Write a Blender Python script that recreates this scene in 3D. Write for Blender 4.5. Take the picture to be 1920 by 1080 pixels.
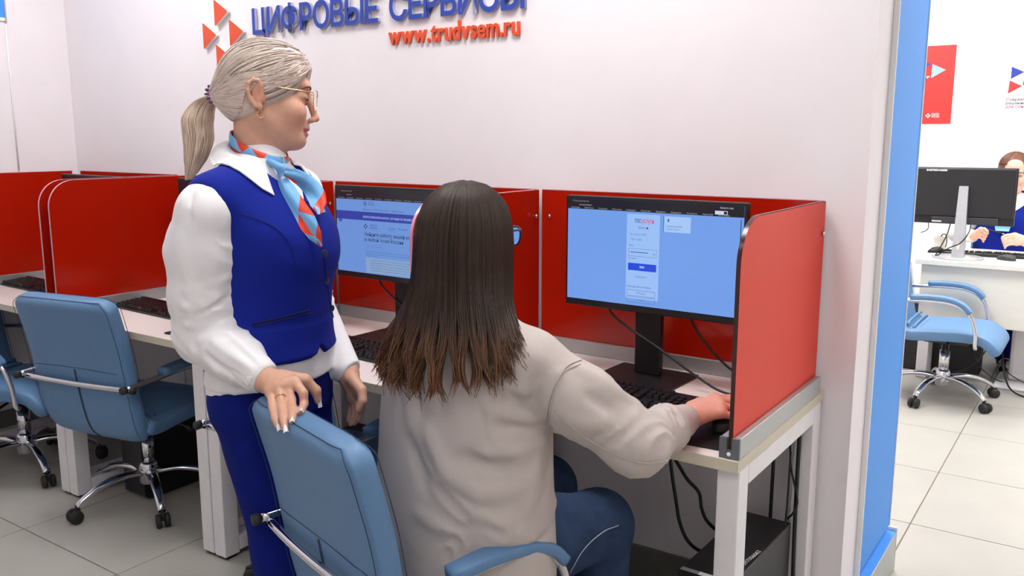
import bpy, bmesh, math, random
import numpy as np
from mathutils import Vector, Matrix
R = math.radians
for o in list(bpy.data.objects): bpy.data.objects.remove(o)
SC = bpy.context.scene
COL = SC.collection

# ------------------------------------------------------------------ camera, world, lights, exposure
CAM = Vector((0.61, -2.38, 1.43))
PITCH, YAW, FPX = 9.83, 34.6, 1645.0
cd = bpy.data.cameras.new('camera'); cam = bpy.data.objects.new('camera', cd); COL.objects.link(cam)
cd.sensor_width = 36; cd.lens = FPX * 36 / 1920; cd.clip_start = 0.05; cd.clip_end = 60
cam.location = CAM; cam.rotation_euler = (R(90 - PITCH), 0, R(YAW))
SC.camera = cam
w = bpy.data.worlds.new('world'); SC.world = w; w.use_nodes = True
w.node_tree.nodes['Background'].inputs[0].default_value = (.9, .95, 1, 1)
w.node_tree.nodes['Background'].inputs[1].default_value = 0.3
vs = SC.view_settings
vs.view_transform = 'Standard'; vs.look = 'None'; vs.gamma = 1; vs.use_curve_mapping = False
vs.exposure = 0.45
# unseen ceiling luminaires, placed for the brightness they give: (x, y, emission strength); built as lamps further down
LAMPS = [(-2.6, -.75, 17), (-2.6, -2.7, 2), (-.6, -.75, 19), (-.6, -2.4, 7), (.9, -2.2, 9), (.9, -3.6, 7),
         (2.6, -1.2, 4), (2.6, -3.0, 4),
         (.9, 1.7, 26), (.9, 3.1, 30), (2.6, 1.7, 12), (2.6, 3.1, 18), (-.8, 2.2, 38), (-.8, 3.8, 30)]  # this last row is added to brighten the far room

def pix(x, y, depth):
    """a pixel of the photograph plus a distance along the view axis -> world point"""
    a, p = R(YAW), R(PITCH)
    F = Vector((-math.sin(a) * math.cos(p), math.cos(a) * math.cos(p), -math.sin(p)))
    Rt = Vector((math.cos(a), math.sin(a), 0))
    U = Vector((-math.sin(a) * math.sin(p), math.cos(a) * math.sin(p), math.cos(p)))
    return CAM + (F + Rt * ((x - 960) / FPX) - U * ((y - 540) / FPX)) * depth

# ------------------------------------------------------------------ materials
def lin(c):
    c = c / 255.0
    return c / 12.92 if c <= .04045 else ((c + .055) / 1.055) ** 2.4
def rgb(r, g, b): return (lin(r), lin(g), lin(b), 1)
MATS = {}
def M(name, col, rough=.5, metal=0, var=.05, scale=30, bump=0, bscale=200, stretch=None, coat=0, attr=None, spec=.5, sheen=0, emit=0, trans=0, sss=0):
    m = bpy.data.materials.new(name); m.use_nodes = True
    nt = m.node_tree; b = nt.nodes['Principled BSDF']; N = nt.nodes.new; L = nt.links.new
    b.inputs['Roughness'].default_value = rough; b.inputs['Metallic'].default_value = metal
    b.inputs['Specular IOR Level'].default_value = spec
    b.inputs['Coat Weight'].default_value = coat; b.inputs['Coat Roughness'].default_value = .08
    if sheen: b.inputs['Sheen Weight'].default_value = sheen
    if trans: b.inputs['Transmission Weight'].default_value = trans
    if sss:
        b.inputs['Subsurface Weight'].default_value = sss
        b.inputs['Subsurface Radius'].default_value = (.012, .005, .003); b.inputs['Subsurface Scale'].default_value = 1
    tc = N('ShaderNodeTexCoord'); mp = N('ShaderNodeMapping'); L(tc.outputs['Object'], mp.inputs[0])
    if stretch: mp.inputs['Scale'].default_value = stretch
    nz = N('ShaderNodeTexNoise'); nz.inputs['Scale'].default_value = scale; nz.inputs['Detail'].default_value = 4
    L(mp.outputs[0], nz.inputs['Vector'])
    hs = N('ShaderNodeMapRange'); hs.inputs['From Min'].default_value = .25; hs.inputs['From Max'].default_value = .75
    hs.inputs['To Min'].default_value = 1 - var; hs.inputs['To Max'].default_value = 1 + var
    L(nz.outputs['Fac'], hs.inputs['Value'])
    mx = N('ShaderNodeVectorMath'); mx.operation = 'SCALE'
    if attr:
        at = N('ShaderNodeAttribute'); at.attribute_name = attr; L(at.outputs['Color'], mx.inputs[0])
    else:
        mx.inputs[0].default_value = col[:3]
    L(hs.outputs[0], mx.inputs['Scale'])
    L(mx.outputs[0], b.inputs['Base Color'])
    if emit:
        L(mx.outputs[0], b.inputs['Emission Color']); b.inputs['Emission Strength'].default_value = emit
    if bump:
        n2 = N('ShaderNodeTexNoise'); n2.inputs['Scale'].default_value = bscale; n2.inputs['Detail'].default_value = 3
        L(mp.outputs[0], n2.inputs['Vector'])
        bp = N('ShaderNodeBump'); bp.inputs['Strength'].default_value = bump; bp.inputs['Distance'].default_value = .002
        L(n2.outputs['Fac'], bp.inputs['Height']); L(bp.outputs[0], b.inputs['Normal'])
    MATS[name] = m
    return m
def glow(name, col, s=1.0):
    m = bpy.data.materials.new(name); m.use_nodes = True; b = m.node_tree.nodes['Principled BSDF']
    b.inputs['Base Color'].default_value = (.01, .01, .012, 1); b.inputs['Roughness'].default_value = .25
    b.inputs['Emission Color'].default_value = col; b.inputs['Emission Strength'].default_value = s
    return m

m_wall = M('wall_paint', rgb(238, 232, 235), .75, var=.015, scale=6, bump=.08, bscale=120)
m_wallfar = M('wall_paint_far', rgb(240, 240, 238), .75, var=.01, scale=6, bump=.05, bscale=120)
m_ceil = M('ceiling_paint', rgb(235, 235, 235), .9, var=.01)
m_tile = M('floor_tile', rgb(174, 171, 163), .35, var=.05, scale=5, bump=.03, bscale=60)
m_grout = M('grout', rgb(128, 118, 105), .9, var=.1)
m_blueboard = M('blue_board', rgb(64, 150, 238), .55, var=.03, scale=40)
m_white = M('white_plastic', rgb(236, 236, 238), .45, var=.02)
m_base = M('baseboard_grey', rgb(112, 112, 104), .6, var=.08, scale=12)
m_lamp = glow('lamp_diffuser', (1, .98, .95, 1), 1)
m_alu = M('aluminium', rgb(178, 182, 182), .38, .55, var=.03)
m_cap = M('grey_cap', rgb(98, 100, 106), .5, var=.04)
m_red = M('red_acrylic', rgb(176, 27, 6), .16, var=.03, scale=3, coat=.25, spec=.35)
m_redlit = M('red_screen_lit', rgb(222, 50, 18), .5, var=.03, scale=3)  # end screen's red with the bright room's light put into the colour
m_edge = M('shaded_panel_edge', rgb(58, 26, 20), .25, var=.05)  # edge facing away from the light, its shade put into the colour
m_edgelight = M('highlight_panel_edge', rgb(215, 150, 165), .25, var=.05)  # acrylic edge catching light, the highlight put into the colour
m_wood = M('pale_laminate', rgb(226, 214, 210), .42, var=.05, scale=14, stretch=(1, 18, 18), bump=.02, bscale=60)
m_woodedge = M('edge_band', rgb(205, 196, 176), .5, var=.04, scale=18, stretch=(1, 18, 18))
m_leg = M('white_powder_coat', rgb(230, 227, 229), .45, var=.03, bump=.06, bscale=500)
m_black = M('black_plastic', rgb(22, 22, 24), .42, var=.1, bump=.05, bscale=400)
m_blackm = M('matt_black_metal', rgb(30, 29, 31), .38, var=.08, spec=.4)
m_key = M('key_plastic', rgb(26, 26, 28), .35, var=.1)
m_cable = M('cable_rubber', rgb(14, 14, 15), .5, var=.1)
m_chrome = M('chrome', rgb(215, 215, 220), .1, 1, var=.01)
m_blue = M('blue_leatherette', rgb(92, 130, 170), .48, var=.035, scale=60, bump=.12, bscale=420)
m_seam = M('dark_seam', rgb(38, 58, 84), .7, var=.05)
m_rubber = M('caster_rubber', rgb(30, 31, 30), .6, var=.1)
m_silver = M('silver_paint', rgb(190, 192, 196), .3, .6, var=.02)
m_dgrey = M('dark_grey_plastic', rgb(46, 47, 50), .5, var=.05)
m_letterblue = M('letter_blue', rgb(46, 72, 168), .4, var=.03)
m_letterside = M('letter_side', rgb(170, 172, 200), .5, var=.03)
m_letterorange = M('letter_orange', rgb(224, 84, 44), .4, var=.03)
m_print_w = M('print_white', rgb(245, 245, 245), .6, var=.01)
m_print_d = M('print_dark', rgb(45, 50, 70), .6, var=.01)
m_posterred = M('poster_red', rgb(196, 44, 40), .5, var=.02)
m_posterblue = M('poster_blue', rgb(38, 54, 150), .5, var=.02)
m_posterlb = M('poster_light_blue', rgb(140, 180, 220), .5, var=.02)
m_glasspane = M('lens_glass', (.9, .95, .95, 1), .03, var=.0, trans=1)

# ------------------------------------------------------------------ mesh building
class MB:
    def __init__(s): s.v = []; s.f = []; s.sm = []; s.mi = []
    def add(s, vs, fs, smooth=False, mi=0):
        o = len(s.v); s.v += [tuple(p) for p in vs]
        for f in fs: s.f.append(tuple(i + o for i in f)); s.sm.append(smooth); s.mi.append(mi)
    def box(s, x0, x1, y0, y1, z0, z1, bev=0, mi=0):
        if bev <= 0:
            v = [(x, y, z) for z in (z0, z1) for y in (y0, y1) for x in (x0, x1)]
            s.add(v, [(0, 2, 3, 1), (4, 5, 7, 6), (0, 1, 5, 4), (2, 6, 7, 3), (0, 4, 6, 2), (1, 3, 7, 5)], mi=mi); return
        b = min(bev, (x1 - x0) / 2.01, (y1 - y0) / 2.01, (z1 - z0) / 2.01)
        bm = bmesh.new(); bmesh.ops.create_cube(bm, size=1)
        for q in bm.verts: q.co = Vector(((x0 + x1) / 2 + q.co.x * (x1 - x0), (y0 + y1) / 2 + q.co.y * (y1 - y0), (z0 + z1) / 2 + q.co.z * (z1 - z0)))
        bmesh.ops.bevel(bm, geom=bm.edges[:], offset=b, segments=2, affect='EDGES', profile=.5)
        bm.verts.index_update()
        s.add([q.co for q in bm.verts], [[q.index for q in f.verts] for f in bm.faces], False, mi); bm.free()
    def tube(s, pts, r, n=10, cap=True, mi=0):
        pts = [Vector(p) for p in pts]; rs = r if isinstance(r, (list, tuple)) else [r] * len(pts)
        T = []
        for i in range(len(pts)):
            t = (pts[min(i + 1, len(pts) - 1)] - pts[max(i - 1, 0)]); T.append(t.normalized() if t.length > 1e-9 else Vector((0, 0, 1)))
        u = T[0].orthogonal().normalized(); vs = []
        for i, p in enumerate(pts):
            u = (u - T[i] * u.dot(T[i])); u = u.normalized() if u.length > 1e-6 else T[i].orthogonal().normalized()
            w_ = T[i].cross(u)
            for k in range(n):
                a = 2 * math.pi * k / n; vs.append(p + (u * math.cos(a) + w_ * math.sin(a)) * rs[i])
        fs = [(i * n + k, i * n + (k + 1) % n, (i + 1) * n + (k + 1) % n, (i + 1) * n + k) for i in range(len(pts) - 1) for k in range(n)]
        if cap: fs += [tuple(range(n))[::-1], tuple((len(pts) - 1) * n + k for k in range(n))]
        s.add(vs, fs, True, mi)
    def lathe(s, prof, n=20, c=(0, 0, 0), axis='z', mi=0):
        vs = []
        for (r, h) in prof:
            for k in range(n):
                a = 2 * math.pi * k / n; x, y = r * math.cos(a), r * math.sin(a)
                q = (x, y, h) if axis == 'z' else ((h, x, y) if axis == 'x' else (y, h, x))
                vs.append((q[0] + c[0], q[1] + c[1], q[2] + c[2]))
        m = len(prof)
        fs = [(i * n + k, i * n + (k + 1) % n, (i + 1) * n + (k + 1) % n, (i + 1) * n + k) for i in range(m - 1) for k in range(n)]
        fs += [tuple(range(n))[::-1], tuple((m - 1) * n + k for k in range(n))]
        s.add(vs, fs, True, mi)
    def prism(s, poly, fn, h0, h1, mi=0, mis=None):
        """poly of 2D points, fn(u, v, h) -> 3D"""
        n = len(poly); vs = [fn(u, v, h0) for u, v in poly] + [fn(u, v, h1) for u, v in poly]
        s.add(vs, [tuple(range(n))[::-1], tuple(range(n, 2 * n))], False, mi)
        s.add(vs, [(i, (i + 1) % n, n + (i + 1) % n, n + i) for i in range(n)], False, mi if mis is None else mis)
    def grid(s, rows, closed=False, smooth=True, mi=0, capends=False):
        n = len(rows[0]); vs = [p for r_ in rows for p in r_]; m = len(rows)
        fs = [(i * n + k, i * n + (k + 1) % n, (i + 1) * n + (k + 1) % n, (i + 1) * n + k) for i in range(m - 1) for k in range(n if closed else n - 1)]
        if capends: fs += [tuple(range(n))[::-1], tuple((m - 1) * n + k for k in range(n))]
        s.add(vs, fs, smooth, mi)
    def build(s, name, mat, parent=None, fixn=True):
        me = bpy.data.meshes.new(name); me.from_pydata(s.v, [], s.f)
        for p, sm, mi in zip(me.polygons, s.sm, s.mi): p.use_smooth = sm; p.material_index = mi
        for m in (mat if isinstance(mat, (list, tuple)) else [mat]): me.materials.append(m)
        if fixn:
            bm = bmesh.new(); bm.from_mesh(me); bmesh.ops.recalc_face_normals(bm, faces=bm.faces); bm.to_mesh(me); bm.free()
        me.update()
        o = bpy.data.objects.new(name, me); COL.objects.link(o)
        if parent: o.parent = parent
        return o
def tag(o, label, cat=None, group=None, kind=None):
    if label: o['label'] = label
    if cat: o['category'] = cat
    if group: o['group'] = group
    if kind: o['kind'] = kind
    return o
def thing(name, label, cat, loc=(0, 0, 0), rz=0, group=None):
    o = bpy.data.objects.new(name, None); COL.objects.link(o); o.location = loc; o.rotation_euler = (0, 0, rz); o.empty_display_size = .05
    return tag(o, label, cat, group)
def boxo(name, mat, parent, *a, bev=0):
    m = MB(); m.box(*a, bev=bev); return m.build(name, mat, parent)
def tubeo(name, mat, parent, pts, r, n=10):
    m = MB(); m.tube(pts, r, n); return m.build(name, mat, parent)
def copy_tree(o, parent=None):
    c = o.copy(); COL.objects.link(c); c.parent = parent
    for ch in list(o.children): copy_tree(ch, c)
    return c
def smooth_pts(pts, n=8):
    """Catmull-Rom through the points"""
    P = [Vector(p) for p in pts]; P = [P[0] * 2 - P[1]] + P + [P[-1] * 2 - P[-2]]; out = []
    for i in range(1, len(P) - 2):
        for k in range(n):
            t = k / n; a, b, c, d = P[i - 1], P[i], P[i + 1], P[i + 2]
            out.append(.5 * ((2 * b) + (c - a) * t + (2 * a - 5 * b + 4 * c - d) * t * t + (3 * b - a - 3 * c + d) * t ** 3))
    out.append(P[-2]); return out
def text(name, body, mat, parent, size, loc, rot, extrude=0.0, bold=0.0, align='LEFT', width=None):
    """a line of lettering as a mesh; width stretches it to that many metres"""
    cu = bpy.data.curves.new(name, 'FONT'); cu.body = body; cu.size = size; cu.extrude = extrude; cu.offset = bold; cu.align_x = align
    cu.resolution_u = 3
    t = bpy.data.objects.new(name, cu); COL.objects.link(t)
    dg = bpy.context.evaluated_depsgraph_get(); me = bpy.data.meshes.new_from_object(t.evaluated_get(dg))
    bpy.data.objects.remove(t)
    if width:
        xs = [v.co.x for v in me.vertices]
        if xs:
            k = width / max(1e-6, max(xs) - min(xs)); x0 = min(xs)
            for v in me.vertices: v.co.x = (v.co.x - x0) * k + (0 if align == 'LEFT' else -width / 2)
    me.materials.clear()
    for m in (mat if isinstance(mat, (list, tuple)) else [mat]): me.materials.append(m)
    if isinstance(mat, (list, tuple)):
        for p in me.polygons: p.material_index = 0 if p.normal.z > .5 else 1
    o = bpy.data.objects.new(name, me); COL.objects.link(o); o.location = loc; o.rotation_euler = rot
    if parent: o.parent = parent
    return o

# ------------------------------------------------------------------ the room
XL, XR, YN, YF, H = -3.64, 4.2, -4.6, 4.8, 2.95
WEX, WED = .076, .59                       # end of the desk wall and its depth
def struct(o): o['kind'] = 'structure'; return o
floor = struct(boxo('floor', m_grout, None, XL - .1, XR + .1, YN - .1, YF + .1, -.1, -.004))
TILES = {}
def tile(x0, x1, y0, y1):
    g = .0022; k = (round(x1 - x0, 3), round(y1 - y0, 3)); dx, dy = (x1 - x0) / 2 - g, (y1 - y0) / 2 - g
    if k not in TILES:
        m = MB(); m.box(-dx, dx, -dy, dy, -.012, 0, bev=.0015); o = m.build('tile', m_tile, floor); TILES[k] = o.data
    else:
        o = bpy.data.objects.new('tile', TILES[k]); COL.objects.link(o); o.parent = floor
    o.location = ((x0 + x1) / 2, (y0 + y1) / 2, 0)
def cuts(lo, hi, a, p):
    k = math.ceil((lo - a) / p); r_ = [lo]
    while a + k * p < hi - 1e-3:
        if a + k * p > lo + 1e-3: r_.append(a + k * p)
        k += 1
    return r_ + [hi]
def tiles(x0, x1, y0, y1, ax, ay, p):
    cx, cy = cuts(x0, x1, ax, p), cuts(y0, y1, ay, p)
    for i in range(len(cx) - 1):
        for j in range(len(cy) - 1): tile(cx[i], cx[i + 1], cy[j], cy[j + 1])
tiles(XL, XR, YN, .3, -2.0, -.9, .6)
tiles(XL, XR, .3, YF, .085, 1.01, .615)

wall_back = struct(boxo('wall_back', m_wall, None, XL, WEX, 0, WED, 0, H))
struct(boxo('wall_left', m_wall, None, XL - .1, XL, YN, YF, 0, H))
struct(boxo('wall_right', m_wall, None, XR, XR + .1, YN, YF, 0, H))
struct(boxo('wall_far', m_wallfar, None, XL - .1, XR + .1, YF, YF + .1, 0, H))
struct(boxo('wall_near', m_wall, None, XL - .1, XR + .1, YN - .1, YN, 0, H))
struct(boxo('ceiling', m_ceil, None, XL - .1, XR + .1, YN - .1, YF + .1, H, H + .1))
struct(boxo('baseboard_back', m_base, None, XL, WEX - .002, -.012, 0, .001, .15, bev=.003))
struct(boxo('baseboard_left', m_base, None, XL, XL + .012, YN, -.02, .001, .15, bev=.003))
# the blue cladding board on the wall's end, with white edge strips and a plinth
bb = thing('cladding_board', 'tall light blue cladding board with white edge strips on the wall end', 'board', (WEX, .37, 0))
boxo('board', m_blueboard, bb, .0005, .012, -.205, .205, .16, H - .002)
for y in (-.212, .205): boxo('edge_strip', m_white, bb, .0005, .015, y, y + .008, .16, H - .002)
pl = thing('plinth_board', 'grey plinth with a light blue top strip at the foot of the wall end', 'plinth', (WEX, .37, 0))
boxo('board', m_alu, pl, .0005, .035, -.37, .218, .001, .135, bev=.002)
boxo('top_strip', m_blueboard, pl, .0005, .033, -.37, .218, .1352, .14)
boxo('end_strip', m_white, pl, .0005, .036, .2182, .224, .001, .15)

for i, (x, y, e) in enumerate(LAMPS):
    t = thing('ceiling_light', 'unseen square white ceiling light panel', 'ceiling light', (x, y, H), 0, 'square ceiling light panels')
    f = MB()
    for a in ((-.31, -.295, -.31, .31), (.295, .31, -.31, .31), (-.295, .295, -.31, -.295), (-.295, .295, .295, .31)): f.box(*a, -.02, -.0005)
    f.build('frame', m_white, t)
    boxo('diffuser', glow('lamp_%d' % i, (1, .985, .975, 1), e), t, -.294, .294, -.294, .294, -.012, -.002)

# ------------------------------------------------------------------ lettering on the wall
sg = thing('wall_lettering', 'raised blue Cyrillic lettering with orange web address on the white wall', 'sign', (-2.262, 0, 1.826))
def spaced(word, x0, x1, z, cap, mats, depth, bold, nm):
    # one mesh per letter, set along the wall
    adv = []
    tmp = bpy.data.curves.new('t', 'FONT'); tmp.size = 1
    ob = bpy.data.objects.new('t', tmp); COL.objects.link(ob)
    def bb_(s):
        tmp.body = s; bpy.context.view_layer.update(); dg = bpy.context.evaluated_depsgraph_get()
        me = ob.evaluated_get(dg).to_mesh(); xs = [v.co.x for v in me.vertices]; zs = [v.co.y for v in me.vertices]
        r_ = (min(xs), max(xs), min(zs), max(zs)); ob.evaluated_get(dg).to_mesh_clear(); return r_
    capz = bb_('Н' if mats[0] is m_letterblue else 'd'); sc = cap / capz[3]
    pos = 0; spots = []; gap = .1
    for c in word:
        if c == ' ': pos += .38; continue
        b_ = bb_(c); spots.append((c, pos - b_[0])); pos += b_[1] - b_[0] + gap
    kx = (x1 - x0) / (pos - gap)
    bpy.data.objects.remove(ob)
    for c, p_ in spots:
        o = text(nm, c, mats, sg, 1.0, (x0 + p_ * kx, -depth - .002, z), (R(90), 0, 0), extrude=1.0, bold=bold)
        o.scale = (kx, sc, depth)
        o.location.y = -depth - .002
spaced('ЦИФРОВЫЕ СЕРВИСЫ', 0, 1.285, 0, .094, [m_letterblue, m_letterside], .006, .022, 'letter')
spaced('www.trudvsem.ru', .713, 1.263, -.080, .058, [m_letterorange, m_letterorange], .004, .022, 'letter')
lg = thing('triangle_emblem', 'emblem of rounded orange triangles pointing right beside the blue lettering', 'emblem', (-2.49, 0, 1.835))
def rtri(m, cx, cz, s, fn, h0, h1, rr=.12, mi=0, mis=None):
    T = [(-.45, .62), (.55, 0), (-.45, -.62)]; pts = []
    for i in range(3):
        p0, p1, p2 = Vector(T[i - 1]), Vector(T[i]), Vector(T[(i + 1) % 3])
        a = p1 + (p0 - p1).normalized() * rr; b = p1 + (p2 - p1).normalized() * rr
        for k in range(5):
            t = k / 4; pts.append((a * (1 - t) ** 2 + p1 * 2 * t * (1 - t) + b * t * t))
    m.prism([(cx + p.x * s, cz + p.y * s) for p in pts], fn, h0, h1, mi, mis)
for (x, z) in ((.036, .088), (-.044, 0.002), (.126, .004), (.036, -.088)):
    m = MB(); rtri(m, x, z, .088, lambda u, v, h: (u, h, v), -.002, -.016, mis=1); m.build('triangle', [m_letterorange, m_print_w], lg)
# framed notice on the left wall, only its corner shows
nb = thing('notice_board', 'blue notice board with a white edge in a clear holder on the left wall', 'board', (XL, -.28, 1.955))
boxo('board', m_letterblue if False else m_blueboard, nb, .001, .006, -.6, -.004, .005, .6)
boxo('edge', m_print_w, nb, .001, .0065, -.6, -.004, -.01, .0045)
boxo('holder', m_alu, nb, .001, .009, -.0035, .003, -.02, .6)
m = MB(); m.tube([(XL + .004, -.285, 1.93), (XL + .004, -.285, 1.6), (XL + .004, -.285, 1.27)], .004, 8); tag(m.build('power_cord', m_white), 'thin white cord running down the left wall below the notice board', 'cord')

# ------------------------------------------------------------------ desks and red screens
DX = [0, -.912, -1.835, -2.755, XL + .004]      # desk joints along the wall, from the right end
DZ, DF = .75, -.655
names = ['at the open wall end', 'behind the two women', 'with the standing woman before it', 'in the room corner']
def post(p, x0, x1, y0, y1, z0, z1): return boxo('leg', m_leg, p, x0, x1, y0, y1, z0, z1, bev=.003)
for i in range(4):
    x1, x0 = DX[i] - (.001 if i else 0), DX[i + 1] + .001
    lab = ['pale laminate desk with white metal legs at the open end of the wall',
           'pale laminate desk beside the end desk, half hidden by the two women',
           'pale laminate desk with an empty blue chair drawn up',
           'pale laminate desk in the room corner'][i]
    t = thing('computer_desk', lab, 'desk', ((x0 + x1) / 2, 0, 0), 0, 'row of computer desks along the wall')
    hw = (x1 - x0) / 2
    m = MB(); m.box(-hw, hw, DF, -.002, DZ - .025, DZ); o = m.build('tabletop', m_wood, t)
    boxo('edge_band', m_woodedge, o, -hw, hw, DF - .0015, DF - .0002, DZ - .0255, DZ - .0005)
    for s in (-1, 1):
        a, b = (-hw + .002, -hw + .06) if s < 0 else (hw - .06, hw - .002)
        if i == 0 and s > 0: a, b = hw - .05, hw
        zt = DZ - .0255
        post(t, a, b, DF + .015, DF + .075, .012, zt); post(t, a, b, -.08, -.02, .012, zt)
        boxo('top_rail', m_leg, t, a, b, DF + .0755, -.0805, zt - .05, zt, bev=.003)
        boxo('bottom_rail', m_leg, t, a, b, DF + .0755, -.0805, .02, .07, bev=.003)
        for y in (DF + .045, -.05): boxo('foot', m_rubber, t, a + .008, b - .008, y - .02, y + .02, .0005, .0118)
    if i == 0: boxo('side_edge_band', m_woodedge, o, hw + .0002, hw + .0015, DF, -.002, DZ - .0255, DZ - .0005)
PT = 1.262
def side_panel(x, label, edge, out=False):
    t = thing('partition_screen', label, 'partition', (x, 0, DZ), 0, 'red screens across the desks')
    P = [(-.028, .006), (-.64, .006), (-.64, PT - DZ - .1)] + [(-.64 + .1 - .1 * math.cos(a), PT - DZ - .1 + .1 * math.sin(a)) for a in [R(k) for k in range(10, 91, 10)]] + [(-.028, PT - DZ)]
    m = MB(); m.prism(P, lambda u, v, h: (h, u, v), -.0045, .0045); m.build('panel', m_red if not out else [m_redlit], t)
    em = MB(); E = P[1:]; q = []
    rows = [[(hx, E[k][0] - ny * .0016, E[k][1] + nz * .0016) for hx in (-.0048, .0048)] for k in range(len(E)) for (ny, nz) in [((1, 0) if k < 2 else (math.cos(R(10 * (k - 1))), math.sin(R(10 * (k - 1)))) if k < len(E) - 1 else (0, 1))]]
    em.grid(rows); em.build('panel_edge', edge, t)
    boxo('rail', m_alu, t, -.022, -.0056, -.642, -.04, .0006, .046, bev=.002); boxo('rail', m_alu, t, .0056, .022, -.642, -.04, .0006, .046, bev=.002)
    c = MB(); c.box(-.022, -.0056, -.65, -.6424, .0006, .047); c.box(.0056, .022, -.65, -.6424, .0006, .047); c.box(-.0056, .0056, -.65, -.6424, .0006, .02)
    ec = c.build('end_cap', m_cap, t)
    s = MB(); s.lathe([(.0045, -.6502), (.0045, -.6512), (.003, -.6516)], 12, (0, 0, .011), 'y'); s.build('screw', m_print_w, ec)
    for zz in (.43,):
        b = MB(); b.lathe([(.006, .005), (.006, .011), (.004, .013)], 12, (0, -.05, zz), 'x'); b.lathe([(.004, -.013), (.006, -.011), (.006, -.005)], 12, (0, -.05, zz), 'x'); b.build('bolt', m_chrome, t)
    return t
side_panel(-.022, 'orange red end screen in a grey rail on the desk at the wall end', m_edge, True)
side_panel(DX[1], 'red screen with a rounded corner beside the seated woman', m_edgelight)
side_panel(DX[2], 'red screen between two desks behind the standing woman', m_edgelight)
side_panel(DX[3] + .036, 'red screen with rounded corner behind the empty blue chair, front of the pair', m_edgelight)
side_panel(DX[3] - .036, 'red screen with a painted edge highlight, paired tight behind another screen', m_edgelight)
for i in range(4):
    x1, x0 = DX[i], DX[i + 1]
    lo, hi = x0 + (.012 if i < 2 else .06), x1 - (.014 if i < 3 else .06)
    if i == 0: hi = x1 - .03
    t = thing('wall_screen', ['red glossy back screen behind the lit monitor at the wall end', 'red glossy back screen behind the monitor beside the seated woman',
              'red glossy back screen behind the standing woman', 'red glossy back screen in the room corner'][i], 'partition', ((lo + hi) / 2, 0, DZ), 0, 'red screens along the wall')
    h = (hi - lo) / 2
    boxo('panel', m_red, t, -h, h, -.024, -.015, .006, PT - DZ, bev=.0012)
    boxo('rail', m_alu, t, -h, h, -.034, -.0242, .0006, .044, bev=.002)
    boxo('edge_strip', m_edgelight, t, -h, h, -.0245, -.0145, PT - DZ + .0002, PT - DZ + .0016)
    for xx in (-h + .03, h - .03):
        b = MB(); b.lathe([(.004, -.031), (.006, -.029), (.006, -.0242)], 12, (xx, 0, .43), 'y'); b.build('bolt', m_chrome, t)
t = thing('wall_screen', 'red screen along the left wall in the corner desk bay', 'partition', (XL, -.36, DZ), 0, 'red screens along the wall')
boxo('panel', m_red, t, .012, .021, -.29, .32, .006, PT - DZ, bev=.0012); boxo('rail', m_alu, t, .0214, .032, -.29, .32, .0006, .044, bev=.002)
boxo('edge_strip', m_edgelight, t, .012, .021, -.29, .32, PT - DZ + .0002, PT - DZ + .0016)

# ------------------------------------------------------------------ monitors
def monitor(label, x, y, yaw, group, w_=.542, h_=.318, zb=.195, neckdx=0):
    t = thing('computer_monitor', label, 'monitor', (x, y, DZ), yaw, group)
    m = MB(); m.box(-w_ / 2, w_ / 2, -.012, .012, zb, zb + h_, bev=.003); b = m.build('housing', m_black, t)
    m = MB(); m.box(-w_ / 2 + .04, w_ / 2 - .04, .0122, .035, zb + .03, zb + h_ - .05, bev=.01); m.build('rear_bulge', m_black, t)
    boxo('neck', m_blackm, t, neckdx - .04, neckdx + .04, .0355, .06, .0085, zb + .2, bev=.004)
    boxo('base_plate', m_blackm, t, neckdx - .122, neckdx + .122, -.09, .125, .0005, .008, bev=.003)
    return t, b, zb, w_, h_
def screen(hous, w_, h_, zb, mat):
    o = boxo('screen', mat, hous, -w_ / 2 + .007, w_ / 2 - .007, -.0128, -.0121, zb + .02, zb + h_ - .007)
    sw, sh = w_ - .014, h_ - .027; x0, z1 = -w_ / 2 + .007, zb + h_ - .007
    layer = [0]
    def rect(u0, v0, u1, v1, col, nm='page_block', s=.74, par=o):
        layer[0] += 1; d = .00002 * layer[0]
        m = MB(); y = -.0129 - d
        m.add([(x0 + u0 * sw, y, z1 - v0 * sh), (x0 + u1 * sw, y, z1 - v0 * sh), (x0 + u1 * sw, y, z1 - v1 * sh), (x0 + u0 * sw, y, z1 - v1 * sh)], [(0, 1, 2, 3)])
        return m.build(nm, glow('px', rgb(*col), s), hous, fixn=False)
    def txt(body, u, v, size, col, width=None, bold=0, align='LEFT', s=1.0):
        layer[0] += 1
        return text('page_text', body, glow('px', rgb(*col), s), hous, size * sh, (x0 + u * sw, -.0129 - .00002 * layer[0], z1 - v * sh), (R(90), 0, 0), bold=bold * size * sh, align=align, width=width and width * sw)
    return rect, txt
GB = 'lit monitors on the desk row'
t, hb, zb, w_, h_ = monitor('black monitor showing a login page on the desk at the wall end', -.43, -.198, R(-1.5), GB, neckdx=-.025)
rect, txt = screen(hb, w_, h_, zb, glow('screen_blue', rgb(108, 152, 224), .78))
rect(0, 0, 1, .105, (20, 22, 30), 'browser_bar'); rect(.85, .055, .915, .088, (205, 212, 230), 'profile_pill'); rect(.896, .06, .912, .084, (20, 22, 34))
txt('Госуслуги', .03, .035, .022, (130, 130, 140), .1); txt('www.gosuslugi.ru', .07, .07, .022, (150, 150, 160), .08); txt('Завершить сеанс', .875, .035, .024, (170, 170, 180), .07)
for k in range(11): txt(['Новая вкладка', 'Работа России', 'Госуслуги', 'Почта', 'Кабинет', 'Портал', 'Яндекс', 'Вакансии', 'Услуги', 'Архив', 'Вход'][k], .02 + .085 * k, .098, .018, (150, 150, 160), .055)
rect(.365, .125, .555, .935, (150, 188, 242), 'login_card')
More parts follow.
